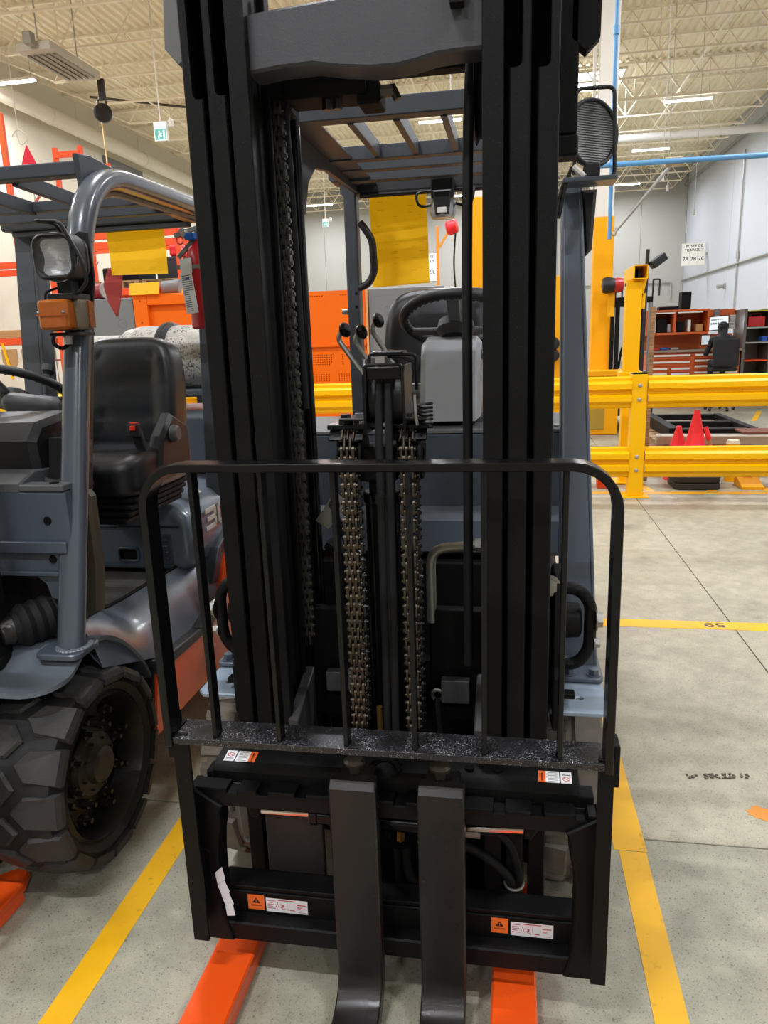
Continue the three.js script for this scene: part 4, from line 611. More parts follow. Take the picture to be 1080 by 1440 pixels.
  // hose reel wheel and its thick hose on the right
  B().lathe([[.02, 0], [.1, 0], [.115, .006], [.1, .014], [.1, .03], [.115, .038], [.1, .044], [.02, .044]], V(-.094, 2.24, -1.93), V(1, 0, 0), 40).mesh('hose_wheel', blackMatte, t);
  B().curve([V(-.085, 2.36, -1.93), V(-.088, 2.34, -1.87), V(-.094, 2.28, -1.84), V(-.1, 2.18, -1.832), V(-.106, 1.9, -1.832), V(-.108, 1.4, -1.832), V(-.11, .82, -1.832)], .0125, 50, 12).mesh('lift_hose', rubberHose, t);
  // --- free-lift cylinder with chain wheels and hose guide in the middle
  { const c = B().cyl(V(-.327, .3, -1.82), V(-.327, 1.27, -1.82), .045, .045, 28).cyl(V(-.327, 1.27, -1.82), V(-.327, 1.3, -1.82), .05, .05, 28, .004).mesh('free_lift_cylinder', blackGloss, t);
    B().cyl(V(-.327, 1.3, -1.82), V(-.327, 1.38, -1.82), .034, .034, 24).box(-.375, -.28, 1.33, 1.42, -1.87, -1.77, .012).mesh('piston_head', blackMatte, c);
    for (const x of [-.392, -.245]) B().lathe([[.015, -.03], [.062, -.03], [.062, -.024], [.05, -.022], [.05, .022], [.062, .024], [.062, .03], [.015, .03]], V(x, 1.4, -1.79), V(1, 0, 0), 36).mesh('chain_wheel', blackMatte, c);
    for (const s of [-1, 1]) { const x = s < 0 ? -.395 : -.24; const a = arc(-1.79, 1.4, .078, 35, 125, 8), b2 = arc(-1.79, 1.4, .071, 125, 35, 8); B().ex([...a, ...b2], 'zy', x - .045, x + .04, .001).box(x - .05, x + .045, 1.468, 1.48, -1.81, -1.74, .003).mesh('chain_guard', blackGloss, c); B().cyl(V(x - .01, 1.48, -1.775), V(x - .01, 1.486, -1.775), .018, .018, 16).cyl(V(x - .01, 1.486, -1.775), V(x - .01, 1.502, -1.775), .014, .013, 6).mesh('guard_bolt', plasticBlack, c); }
    // hose guide: bracket, wheel, keeper bars
    const g = B(); g.ex([[-1.84, 1.46], [-1.70, 1.46], [-1.695, 1.60], [-1.72, 1.635], [-1.84, 1.635]], 'zy', -.344, -.338, .001).ex([[-1.84, 1.46], [-1.71, 1.46], [-1.70, 1.60], [-1.72, 1.62], [-1.84, 1.62]], 'zy', -.252, -.246, .001).box(-.41, -.338, 1.49, 1.496, -1.8, -1.72, .002).box(-.252, -.2, 1.49, 1.496, -1.8, -1.72, .002).box(-.344, -.246, 1.46, 1.466, -1.84, -1.8, .002); g.mesh('hose_guide', blackGloss, t);
    B().cyl(V(-.336, 1.54, -1.785), V(-.254, 1.54, -1.785), .062, .062, 36).mesh('hose_guide_wheel', plasticBlack, t);
    B().tube([V(-.336, 1.56, -1.69), V(-.336, 1.622, -1.688), V(-.248, 1.622, -1.688), V(-.248, 1.56, -1.69)], .004, .01, 8).box(-.333, -.252, 1.588, 1.617, -1.70, -1.69, .004).box(-.325, -.25, 1.64, 1.652, -1.80, -1.72, .004).tube([V(-.33, 1.62, -1.72), V(-.33, 1.647, -1.72), V(-.222, 1.642, -1.74), V(-.222, 1.56, -1.74)], .004, .012, 8).mesh('keeper_bar', blackGloss, t);
    B().curve([V(-.225, 1.55, -1.72), V(-.222, 1.5, -1.715), V(-.22, 1.48, -1.72)], .004, 10, 8).mesh('keeper_rod', steel, t);
    { const sp = []; for (let i = 0; i <= 50; i++) sp.push(V(-.205 + .016 * Math.cos(i * .75), 1.47 + i * .0011, -1.76 + .016 * Math.sin(i * .75))); B().add(sweep(sp, ring(.004, 6), V(0, 1, 0))).mesh('spring', plasticBlack, t); }
    for (const [x0, x1] of [[-.309, -.314], [-.286, -.293]]) B().curve([V(x0, 1.45, -1.9), V(x0, 1.56, -1.865), V(x0, 1.61, -1.8), V(x0, 1.59, -1.725), V(x0, 1.5, -1.706), V(x0 - .001, 1.2, -1.70), V((x0 + x1) / 2, .9, -1.70), V(x1, .66, -1.70)], .0095, 60, 12).mesh('mast_hose', rubberHose, t);
  }
  chain(-.392, -1.724, .60, 1.41, .036, .0222, 5).mesh('lift_chain', chainSteel, t); chain(-.407, -1.855, .62, 1.4, .036, .0222, 5).mesh('lift_chain', darkSteel, t);
  chain(-.247, -1.724, .60, 1.41, .034, .0222, 5).mesh('lift_chain', chainSteel, t); chain(-.252, -1.855, .62, 1.4, .034, .0222, 5).mesh('lift_chain', darkSteel, t);
  for (const x of [-.392, -.247]) { const b = B(); for (let i = 0; i <= 9; i++) { const a = i / 9 * Math.PI, y = 1.41 + .066 * Math.sin(a), z = -1.79 + .066 * Math.cos(a); for (let k = 0; k < 5; k++) if ((k + i) % 2 === 0) b.cb(x - .0144 + k * .0072, y, z, .006, .032, .0185, .003, -a); b.add(new THREE.CylinderGeometry(.005, .005, .044, 8).rotateZ(Math.PI / 2).translate(x, 1.41 + .066 * Math.sin(a + .17), -1.79 + .066 * Math.cos(a + .17))); } b.mesh('lift_chain_bend', chainSteel, t); }
  // lower crossmembers, brackets and pipes between the rails
  B().box(-.57, -.39, .60, .935, -1.96, -1.92, .008).box(-.225, -.065, .60, .94, -1.96, -1.92, .008).box(-.39, -.225, .60, .78, -1.97, -1.93).mesh('mast_crossmember', blackMatte, t);
  B().box(-.6, -.04, .2, .42, -1.96, -1.92, .008).mesh('mast_crossmember', blackMatte, t);
  for (const x of [-.562, -.075]) B().ex([[-1.86, .58], [-1.68, .45], [-1.68, .71], [-1.74, .74], [-1.86, .78]], 'zy', x - .014, x + .014, .003).mesh('carriage_side_plate', std(0x3b3c3e, .5, .2), t);
  B().tube([V(-.218, .9, -1.93), V(-.218, 1.115, -1.93), V(-.07, 1.125, -1.93)], .0135, .05, 12).mesh('return_pipe', galv, t); B().cyl(V(-.095, 1.124, -1.93), V(-.07, 1.126, -1.93), .02, .02, 6).mesh('pipe_nut', galv, t);
  B().bar(V(-.535, 1.165, -1.98), V(-.475, 1.25, -1.98), .045, .008, .002).mesh('tilt_bracket', steel, t); hexBolt(B(), V(-.495, 1.225, -1.976), V(0, 0, 1), .012).mesh('bracket_bolt', darkSteel, t);
  B().curve([V(-.5, 1.2, -2.0), V(-.47, 1.12, -1.98), V(-.455, 1.0, -1.98), V(-.46, .8, -2.0)], .008, 20, 8).curve([V(-.53, 1.1, -2.02), V(-.46, 1.05, -2), V(-.44, .95, -2)], .02, 16, 8).mesh('control_cable', rubberHose, t);
  for (const [x, y] of [[-.5, .72], [-.2, .7]]) B().torus(V(x, y, -1.88), .016, .006, V(0, 0, 1), 20, 8).mesh('lifting_eye', steel, t);
  B().curve([V(-.2, .7, -1.86), V(-.19, .6, -1.84), V(-.17, .52, -1.84)], .008, 14, 8).mesh('thin_hose', rubberHose, t); B().cyl(V(-.172, .53, -1.84), V(-.165, .5, -1.84), .011, .011, 10).mesh('hose_end', brass, t);
  B().cyl(V(-.345, .62, -1.76), V(-.345, .72, -1.76), .008, .008, 10).mesh('pipe_clip', brass, t);
  for (const [a, b, c, d] of [[-.52, -.44, .7, .76], [-.19, -.11, .68, .75]]) B().box(a, b, c, d, -1.9, -1.87, .004).mesh('spacer_plate', std(0x4a4d50, .5, .2), t);
  // --- load backrest
  { const o = rrect(-.815, .221, .10, 1.43, .10, 6), i = rrect(-.797, .203, .0, 1.412, .083, 6); const pts = o.filter(p => p[1] > .8), ins = i.filter(p => p[1] > .8);
    const bb = B().ex([[.221, .745], ...pts, [-.815, .745], [-.797, .745], ...ins.slice().reverse(), [.203, .745]], 'xy', -1.525, -1.465, .002).mesh('load_backrest', blackGloss, t);
    for (const x of [-.692, -.533, -.372, -.212, -.056, .109]) B().bar(V(x, .766, -1.497), V(x, 1.414, -1.49), .011, .034, .002).ball(x, .768, -1.497, .009, .006, .018, 8).mesh('backrest_bar', blackGloss, bb);
    B().box(-.8, .206, .757, .766, -1.565, -1.474, .002).box(-.8, .206, .75, .766, -1.478, -1.472, .001).mesh('backrest_ledge', blackShelf, bb);
    for (const s of [0, 1]) { const L = B().ex(s ? [[.192, -1.485], [.226, -1.485], [.226, -1.55], [.218, -1.55], [.218, -1.493], [.192, -1.493]] : [[-.765, -1.485], [-.805, -1.485], [-.805, -1.55], [-.796, -1.55], [-.796, -1.493], [-.765, -1.493]], 'xz', .175, .77, .001); L.mesh('backrest_leg', black, bb); B().box(s ? .224 : -.822, s ? .238 : -.806, .70, .80, -1.55, -1.49, .003).mesh('leg_lug', black, bb); }
  }
  // --- carriage with side shift
  { const ca = B();
    const top = []; let x = .215; const nt = [[.16, .012], [.06, .01], [-.03, .01], [-.14, .01], [-.27, .01], [-.42, .012], [-.52, .01], [-.62, .011], [-.70, .012]];
    top.push([.215, .582]); for (const [nx, d] of nt) { top.push([nx + .022, .584], [nx + .02, .584 - d], [nx - .006, .584 - d], [nx - .008, .584]); } top.push([-.79, .585]);
    ca.ex([[-.79, .535], [.215, .535], ...top], 'xy', -1.595, -1.545, .003).ex([[-.80, .13], [.21, .13], [.21, .185], [-.80, .185]], 'xy', -1.60, -1.545, .004).box(-.77, .17, .185, .25, -1.605, -1.585, .003).box(-.77, .17, .25, .262, -1.66, -1.59, .003);
    const c = ca.mesh('fork_carriage', black, t);
    for (const s of [0, 1]) { const f = p => s ? [-.587 - p[0], p[1]] : p; const o = [[-.805, .135], [-.72, .135], [-.735, .19], [-.742, .24], [-.742, .38], [-.737, .44], [-.728, .48], [-.728, .515], [-.718, .54], [-.79, .585], [-.805, .585]]; B().ex(o.map(f), 'xy', -1.60, -1.535, .004).mesh('carriage_side', black, c); }
    { const cap = (r) => [...arc(-.772, .40, r, 0, 180, 5), ...arc(-.772, .30, r, 180, 360, 5)]; B().ex(cap(.012), 'xy', -1.536, -1.532, 0, [cap(.008).reverse()]).mesh('slot_rim', blackMatte, c); }
    B().ex([[-1.595, .572], [-1.60, .60], [-1.615, .612], [-1.68, .622], [-1.7, .6], [-1.7, .57]], 'zy', -.765, .168, .003).mesh('side_shift_hook', black, c);
    for (const [a, b] of [[-.782, -.74], [.15, .2]]) B().box(a, b, .565, .598, -1.65, -1.60, .004).mesh('hook_stop', blackMatte, c);
    for (const [xx, r] of [[-.1, .012], [-.03, .012], [-.28, .012]]) B().cyl(V(xx, .615, -1.655), V(xx, .624, -1.655), r, r, 14).mesh('plug', blackMatte, c);
    B().torus(V(-.31, .62, -1.62), .034, .009, V(.2, 0, 1), 24, 10, Math.PI).mesh('lifting_loop', blackMatte, c);
    // forks
    for (const [x0, x1] of [[-.428, -.313], [-.214, -.103]]) {
      const p = [[-1.543, .655], [-1.515, .655], [-1.50, .638], [-1.50, .125], ...arc(-1.425, .125, .075, 180, 270, 6).slice(1), [-.5, .03], [-.46, .014], [-.46, .006], [-1.43, .006], ...arc(-1.435, .115, .108, 270, 180, 6)];
      const f = B().ex(p, 'zy', x0, x1, .004).mesh('fork', forkSteel, t); const xm2 = (x0 + x1) / 2 - .006;
      B().box(x0 + .015, x1 - .015, .60, .64, -1.61, -1.54, .004).mesh('fork_hook', forkSteel, f); B().cyl(V(xm2, .63, -1.575), V(xm2, .665, -1.575), .013, .013, 18).lathe([[.013, 0], [.025, .004], [.027, .012], [.02, .018], [0, .02]], V(xm2, .66, -1.575), V(0, 1, 0), 24).mesh('fork_pin', std(0x5c5346, .45, .6), f);
    }
    // side-shift cylinder
    B().cyl(V(-.505, .472, -1.63), V(-.12, .465, -1.63), .025, .025, 28).cyl(V(-.515, .472, -1.63), V(-.49, .472, -1.63), .028, .028, 28, .004).mesh('side_shift_cylinder', blackGloss, t);
    B().cyl(V(-.66, .472, -1.63), V(-.51, .472, -1.63), .0115, .0115, 20).mesh('piston_rod', chrome, t); B().cyl(V(-.12, .467, -1.63), V(.038, .474, -1.63), .0115, .0115, 20).mesh('piston_rod', chrome, t);
    B().ex([[.035, .46], [.055, .46], [.09, .52], [.09, .545], [.035, .545]], 'xy', -1.65, -1.61, .003).mesh('rod_bracket', black, c); B().ex([[-.65, .46], [-.67, .46], [-.7, .52], [-.7, .545], [-.65, .545]], 'xy', -1.65, -1.61, .003).mesh('rod_bracket', black, c);
    // plates, hoses and chain seen through the carriage window
     B().box(-.665, -.5, .155, .46, -1.705, -1.685, .006).mesh('carriage_plate', std(0x2c2b2a, .55), c); B().box(-.16, .02, .1, .52, -1.80, -1.78, .006).mesh('carriage_plate', blackMatte, c);
    B().box(-.72, .14, .135, .155, -1.78, -1.64, .004).mesh('lower_plate', black, c);
    for (const h of [[V(-.13, .405, -1.70), V(-.02, .40, -1.70), V(.022, .31, -1.70), V(.02, .22, -1.70), V(-.03, .165, -1.70), V(-.2, .165, -1.70)], [V(-.2, .37, -1.70), V(-.1, .36, -1.69), V(-.01, .30, -1.68), V(.005, .25, -1.69), V(-.07, .2, -1.70), V(-.2, .2, -1.70)], [V(-.3, .32, -1.72), V(-.29, .22, -1.7), V(-.24, .17, -1.69), V(-.16, .165, -1.69)], [V(-.275, .34, -1.70), V(-.265, .26, -1.69), V(-.22, .21, -1.68)]]) B().curve(h, .0125, 36, 10).mesh('hydraulic_hose', rubberHose, t);
    B().cyl(V(-.135, .405, -1.70), V(-.075, .403, -1.70), .017, .017, 16).mesh('hose_coupling', galv, t); B().torus(V(.014, .262, -1.695), .024, .004, V(0, 1, .2), 20, 6).mesh('hose_tie', galv, t); B().cyl(V(-.292, .345, -1.72), V(-.288, .405, -1.72), .012, .012, 6).mesh('brass_fitting', brass, t);
    chain(-.232, -1.78, .24, .42, .04, .0222, 6).mesh('lift_chain', chainSteel, t);
    B().box(-.43, -.2, .08, .3, -1.84, -1.8).mesh('mast_foot_plate', blackMatte, t);
    // printed stickers
    const warn = canvasTex(128, 128, (g) => { g.fillStyle = '#f0702a'; g.fillRect(0, 0, 128, 128); g.fillStyle = '#141414'; g.beginPath(); g.moveTo(64, 26); g.lineTo(96, 72); g.lineTo(32, 72); g.fill(); g.fillStyle = '#f0702a'; g.fillRect(61, 40, 6, 18); g.fillRect(61, 62, 6, 6); g.fillStyle = '#3a1c10'; g.font = 'bold 17px sans-serif'; g.textAlign = 'center'; g.fillText('WARNING', 64, 98); });
    const info = canvasTex(512, 160, (g) => { g.fillStyle = '#e4e5e8'; g.fillRect(0, 0, 512, 160); g.fillStyle = '#c44a52'; const r = rng(3); for (let i = 0; i < 5; i++) g.fillRect(18, 26 + i * 22, 60 + r() * 50, 8); g.fillRect(150, 12, 220, 12); for (const [x, y, w, h] of [[140, 40, 8, 26], [124, 84, 8, 20], [150, 80, 10, 24], [180, 50, 6, 60], [200, 70, 26, 30], [196, 112, 40, 8], [260, 40, 3, 80], [268, 110, 6, 26], [290, 120, 60, 12], [380, 50, 110, 12], [384, 80, 60, 8], [384, 92, 44, 8], [394, 140, 90, 5]]) g.fillRect(x, y, w, h); });
    const cap2 = canvasTex(256, 160, (g) => { g.fillStyle = '#e6e6e6'; g.fillRect(0, 0, 256, 160); g.fillStyle = '#23252b'; g.fillRect(84, 0, 10, 160); g.fillStyle = '#777'; for (let i = 0; i < 7; i++) g.fillRect(108, 16 + i * 20, 74, 7); g.strokeStyle = '#c04a56'; g.lineWidth = 8; g.beginPath(); g.arc(42, 60, 26, 0, 7); g.moveTo(24, 42); g.lineTo(60, 78); g.stroke(); g.fillStyle = '#555'; g.fillRect(12, 110, 60, 12); g.fillRect(12, 130, 46, 8); g.fillStyle = '#ee6a28'; g.fillRect(200, 0, 56, 160); g.fillStyle = '#7a2d10'; g.fillRect(218, 16, 16, 110); g.beginPath(); g.moveTo(226, 128); g.lineTo(238, 150); g.lineTo(214, 150); g.fill(); });
    const st = (tx, x, y, w, h) => sheet('warning_sticker', c, tx, V(x, y, -1.584), w, h, 0);
    st(warn, -.668, .220, .046, .046); st(info, -.583, .216, .115, .042); st(warn, -.022, .224, .042, .044); st(info, .058, .219, .105, .04);
    sheet('capacity_sticker', c, cap2, V(-.7, .617, -1.643), .085, .04, .0015, -Math.PI / 2 + .15); sheet('capacity_sticker', c, cap2, V(.11, .617, -1.643), .08, .04, .0015, -Math.PI / 2 + .15, 0, Math.PI);
    // curled paper label on the left side plate
    { const pts = [[-.752, .345], [-.748, .31], [-.738, .28], [-.729, .25], [-.727, .222]]; const b = B(); for (let i = 0; i < 4; i++) { const [x0, y0] = pts[i], [x1, y1] = pts[i + 1]; b.ex([[x0, y0], [x0 + .02, y0 + .02 - i * .004], [x1 + .022, y1 + .018 - i * .005], [x1, y1]], 'xy', -1.533 + i * .002, -1.5315 + i * .002); } b.mesh('paper_label', printed(canvasTex(8, 8, g => { g.fillStyle = '#dedfe2'; g.fillRect(0, 0, 8, 8); })), c, 'curled white paper label'); }
  }
  // --- fenders, pillars, tyres
  for (const s of [-1, 1]) {
    const X = o => xc + s * o, E = (p, a, b2, c2, d) => { const q = [p(a), p(b2)].sort((m, n) => m - n); return [q[0], q[1], c2, d]; };
    B().ex([[X(.39), -1.77], [X(.41), -1.745], [X(.535), -1.745], [X(.552), -1.765], [X(.552), -2.35], [X(.39), -2.35]], 'xz', .728, .742, .003, [Array.from({ length: 12 }, (_, i) => [X(.485) + .009 * Math.cos(-i * .5236), -1.82 + .009 * Math.sin(-i * .5236)])]).mesh('front_fender', plateGrey, t);
    const P = B(), a = V(X(.497), .745, -2.05), b2 = V(X(.478), 2.12, -2.47);
    { const w0 = .1, w1 = .056, d0 = .12, d1 = .09; const rg = (c, w, d) => [[-w / 2, d / 2], [w / 2, d / 2], [w / 2, -d / 2], [-w / 2, -d / 2]].map(([u, v]) => [c.x + u, c.y, c.z + v]); const A = rg(a, w0, d0), C = rg(b2, w1, d1), n = []; const q4 = (p, q, r, u) => n.push(...p, ...q, ...r, ...p, ...r, ...u); for (let i = 0; i < 4; i++) { const j = (i + 1) % 4; q4(A[i], A[j], C[j], C[i]); } q4(C[0], C[1], C[2], C[3]); const g = new THREE.BufferGeometry(); g.setAttribute('position', new THREE.Float32BufferAttribute(n, 3)); g.computeVertexNormals(); P.add(g); for (const sx of [-1, 1]) P.bar(V(a.x + sx * (w0 / 2 - .004), a.y, a.z + d0 / 2 - .006), V(b2.x + sx * (w1 / 2 - .004), b2.y, b2.z + d1 / 2 - .004), .012, .014, .005); }
    const pl = P.mesh('roof_pillar', truckGrey, t); B().ex(rrect(X(.497) - .06, X(.497) + .06, -2.12, -1.905, .015, 3), 'xz', .744, .758, .003).mesh('pillar_foot', truckGrey, pl); for (const dx of [-.032, .035]) hexBolt(B(), V(X(.497) + dx, .757, -1.93), V(0, 1, 0), .015, .016).mesh('foot_bolt', truckGrey, pl);
    const x0 = Math.min(X(.385), X(s < 0 ? .61 : .56)), x1 = Math.max(X(.385), X(s < 0 ? .61 : .56)); tyre(t, x0, x1, .35, -2.15, .35, { out: s, rim: .2, n: 13, fill: .88, rubber: tyreTan, lug: tyreTan });
    // mast mounting plate and tilt guard loop
    B().ex([[-1.72, .70], [-1.9, .66], [-1.95, .8], [-1.95, 1.05], [-1.86, 1.1], [-1.78, 1.1], [-1.75, 1.05], [-1.75, .86], [-1.72, .84]], 'zy', Math.min(X(.41), X(.432)), Math.max(X(.41), X(.432)), .004).mesh('mast_hanger', black, t);
    B().tube([V(X(.40), 1.03, -1.87), V(X(.48), 1.03, -1.87), V(X(.512), .99, -1.87), V(X(.512), .86, -1.87), V(X(.48), .815, -1.87), V(X(.40), .815, -1.87)], .0165, .05, 12).mesh('pin_guard_loop', black, t);
    B().cyl(V(X(.42), .93, -1.9), V(X(.49), .93, -1.9), .052, .046, 28, .005).mesh('pivot_pin', black, t); hexBolt(B(), V(X(.525), .945, -1.87), V(s, 0, 0), .022, .014).mesh('pivot_bolt', steel, t); hexBolt(B(), V(X(.522), .88, -1.87), V(s, 0, 0), .014, .012).mesh('pivot_bolt', steel, t);
    B().box(Math.min(X(.40), X(.47)), Math.max(X(.40), X(.47)), .762, .778, -1.8, -1.77, .004).mesh('hanger_step', black, t); hexBolt(B(), V(X(.45), .815, -1.88), V(0, 0, 1), .012).mesh('hanger_bolt', steel, t);
    hexBolt(B(), V(X(.40), 1.07, -1.77), V(0, 0, 1), .02, .012).mesh('hanger_bolt', steel, t);
  }
  // --- chassis front, dash, cowl
  B().box(xc - .42, xc + .42, .25, .96, -2.5, -2.3, .01).mesh('front_frame', blackMatte, t); B().box(xc - .5, xc + .5, .2, .72, -3.8, -2.5, .02).mesh('chassis', blackMatte, t);
  B().ex([[-2.34, .975], [-2.32, .99], [-2.34, 1.09], [-2.385, 1.13], [-2.36, 1.37], [-2.38, 1.375], [-2.46, 1.375], [-2.46, .975]], 'zy', xc - .455, xc + .49, .004).mesh('front_panel', truckGrey, t);
  B().ex([[-2.365, 1.376], [-2.368, 1.385], [-2.44, 1.398], [-2.62, 1.41], [-2.62, 1.376]], 'zy', xc - .46, xc + .5, .003).mesh('dash_top', plasticGrey, t);
  for (const x of [-.53, -.08, .14]) hexBolt(B(), V(x, 1.386, -2.4), V(0, 1, .15), .011, .006).mesh('dash_screw', steel, t);
  { const cw = B().ex([[-2.47, 1.40], [-2.40, 1.41], [-2.43, 1.5], [-2.46, 1.60], [-2.50, 1.665], [-2.56, 1.68], [-2.62, 1.6], [-2.6, 1.4]], 'zy', -.30, -.10, .018).mesh('steering_column_cowl', std(0x8e9092, .42, 0, bump(.0004, 8)), t);
    steering(t, V(-.19, 1.735, -2.60), .18, .45);
    B().cyl(V(-.31, 1.6, -2.52), V(-.37, 1.625, -2.52), .02, .013, 12).cyl(V(-.37, 1.625, -2.52), V(-.42, 1.63, -2.52), .013, .016, 12, .004).mesh('stalk', plasticBlack, t);
    for (const [x, y, r] of [[-.325, 1.5, .03], [-.34, 1.44, .045], [-.06, 1.44, .04], [-.08, 1.62, .02]]) B().cyl(V(x - .02, y, -2.52), V(x + .05, y, -2.5), r, r, 16, .006).mesh('column_knob', plasticGrey, t);
    B().box(-.395, -.31, 1.38, 1.5, -2.6, -2.48, .02).mesh('lever_console', plasticBlack, t); }
  for (const [a, b2, k] of [[V(-.44, 1.49, -2.45), V(-.575, 1.684, -2.46), 0], [V(-.43, 1.53, -2.48), V(-.523, 1.676, -2.48), 1], [V(-.39, 1.58, -2.52), V(-.472, 1.712, -2.52), 2]]) { const l = B().tube([a, b2, b2.clone().add(V(.012, .022, .004))], .0085, .015, 10).mesh('control_lever', steel, t); const kp = b2.clone().add(V(.02, .028, .006)); B().cyl(b2.clone().add(V(.004, .008, .002)), kp, .007, .007, 8).mesh('ferrule', brass, l); B().lathe([[0, 0], [.012, 0], [.023, .008], [.026, .018], [.02, .028], [0, .03]], kp.clone().add(V(-.008, -.004, 0)), V(.8, .25, .2), 20).mesh('knob', blackGloss, l); }
  // --- seat
  seatShape(B(), -.53, -.02, 1.34, 1.875, -3.2, .2, .18).mesh('seat_back', vinyl, t); B().box(-.54, -.06, 1.15, 1.34, -3.2, -2.75, .08).mesh('seat_cushion', vinyl, t);
  // --- hood, counterweight shoulders
  B().box(xc - .42, xc + .46, .7, 1.18, -4.3, -2.9, .05).mesh('engine_hood', truckGrey, t); B().box(xc - .5, xc + .5, .35, 1.22, -4.7, -4.0, .08).mesh('counterweight', orange, t);
  for (const s of [-1, 1]) { const q = [[xc + s * .5, 1.0], [xc + s * .5, 1.25], ...arc(xc + s * .42, 1.25, .08, s > 0 ? 0 : 180, 90, 5).slice(1), [xc + s * .38, 1.33], [xc + s * .38, 1.0]]; B().ex(q, 'xy', -3.75, -3.6, .01).mesh('shoulder', orange, t); B().box(xc + s * .445, xc + s * .385, 1.0, 1.335, -3.58, -3.48, .006).mesh('pillar_socket', truckGrey, t); }
  // --- overhead guard
  { const y = 2.36, og = B(); og.box(xc - .385, xc + .385, 2.345, 2.4, -2.49, -2.43, .004); const g = og.mesh('roof_front_bar', roofGrey, t);
    for (const s of [-1, 1]) { const x = xc + s * .39, lo = Math.min(x, x + s * .02), hi = Math.max(x, x + s * .02); B().ex([[-2.42, 2.28], [-2.42, 2.40], [-3.6, 2.43], [-3.6, 2.33], [-2.95, 2.31], [-2.75, 2.28], [-2.64, 2.21], [-2.58, 2.1], [-2.47, 2.1]], 'zy', lo, hi, .002).mesh('roof_side_plate', roofGrey, t); B().bar(V(x - s * .045, 2.35, -2.46), V(x - s * .045, 2.36, -3.5), .09, .008, .002, V(0, 1, 0)).mesh('roof_side_flange', roofGrey, t); }
    for (const [x] of [[-.507], [-.36], [-.212], [-.06]]) B().bar(V(x, 2.365, -2.48), V(x, 2.375, -2.96), .022, .05, .002).mesh('roof_slat', roofGrey, t);
    for (const [z, yy, h] of [[-2.99, 2.37, .05], [-3.18, 2.37, .045], [-3.36, 2.365, .045]]) B().box(xc - .39, xc + .39, yy - h / 2, yy + h / 2, z - .025, z + .025, .003).mesh('roof_cross_slat', roofGrey, t);
    B().box(xc - .41, xc + .41, 2.325, 2.405, -3.58, -3.5, .006).mesh('roof_rear_bar', std(0x26282b, .5), t); B().tube([V(xc - .38, 2.315, -3.5), V(xc + .38, 2.315, -3.5)], .012, .02, 10).mesh('cable_conduit', plasticBlack, t);
    for (const s of [-1, 1]) { const x = xc + s * .43; const p = B().box(x - .03, x + .03, 1.2, 2.33, -3.58, -3.50, .01).ex([[-3.5, 2.43], [-3.62, 2.43], [-3.62, 2.32], [-3.5, 2.32]], 'zy', x - .045, x + .045, .012).mesh('rear_pillar', roofGrey, t); if (s < 0) { for (const yy of [1.89, 1.83]) B().cyl(V(x + .015, yy, -3.505), V(x + .015, yy, -3.497), .007, .007, 12).mesh('hole_rim', blackMatte, p); B().tube([V(x + .045, 2.2, -3.5), V(x + .07, 2.17, -3.5), V(x + .1, 2.12, -3.5), V(x + .105, 1.98, -3.5), V(x + .075, 1.93, -3.5), V(x + .03, 1.915, -3.5)], .017, .04, 12).mesh('grab_handle', plasticBlack, t); } B().cyl(V(x - .06, 1.81, -3.52), V(x - .02, 1.81, -3.52), .012, .016, 12).mesh('latch_pin', steel, t); } }
  B().ex([[-.825, 2.39], [-.81, 2.375], [-.785, 2.375], [-.77, 2.39], [-.77, 2.44], [-.785, 2.455], [-.81, 2.455], [-.825, 2.44]], 'xy', -3.6, -3.48, .004).mesh('beam_end', roofGrey, t); B().box(-.765, -.75, 2.38, 2.44, -3.497, -3.494).mesh('pillar_sticker', whitePaint, t);
  // rear lamp under the roof
  { const l = B().box(-.355, -.255, 2.27, 2.36, -3.5, -3.42, .008).ex([[-.345, 2.3], [-.335, 2.2], [-.275, 2.2], [-.262, 2.3]], 'xy', -3.49, -3.4, .008).mesh('rear_lamp', plasticBlack, t); B().lathe([[0, 0], [.05, .005], [.06, .03], [.056, .075], [0, .08]], V(-.305, 2.185, -3.46), V(0, 1, 0), 24).mesh('lamp_bowl', std(0xa8aaab, .25, .7), l); B().box(-.325, -.285, 2.205, 2.228, -3.41, -3.393, .002).mesh('label_plate', whitePaint, l); B().curve([V(-.36, 2.31, -3.48), V(-.42, 2.3, -3.47), V(-.41, 2.25, -3.46), V(-.34, 2.25, -3.46)], .006, 16, 8).curve([V(-.25, 2.25, -3.46), V(-.19, 2.24, -3.46), V(-.165, 2.32, -3.48)], .006, 16, 8).mesh('lamp_cable', plasticBlack, l); }
  // work lamp at the right pillar
  { const c = V(.222, 2.232, -2.36), ax = V(.72, .02, 1).normalize(); const q = new THREE.Quaternion().setFromUnitVectors(V(0, 0, 1), ax);
    const L = B().lathe([[0, -.06], [.05, -.055], [.085, -.02], [.09, 0], [.086, .006], [.082, 0]], c, ax, 36).mesh('work_lamp', plasticBlack, t);
    const lv = B(), fr = B(); for (let i = -12; i <= 12; i++) { const y = i * .0064, hw = Math.sqrt(Math.max(0, .082 * .082 - y * y)); if (hw < .01) continue; const g = new RoundedBoxGeometry(hw * 2, .0026, .005, 1, .001); g.applyQuaternion(q); g.translate(c.x, c.y + y, c.z + .001); lv.add(g); } fr.lathe([[0, -.004], [.083, -.004], [.083, -.001], [0, -.001]], c, ax, 32); fr.mesh('reflector', std(0xf4f5f6, .5), L); lv.mesh('lamp_louvre', std(0x3a3b3d, .5), L);
    B().torus(c.clone().addScaledVector(ax, .004), .087, .006, ax, 40, 8).mesh('lamp_rim', plasticBlack, L);
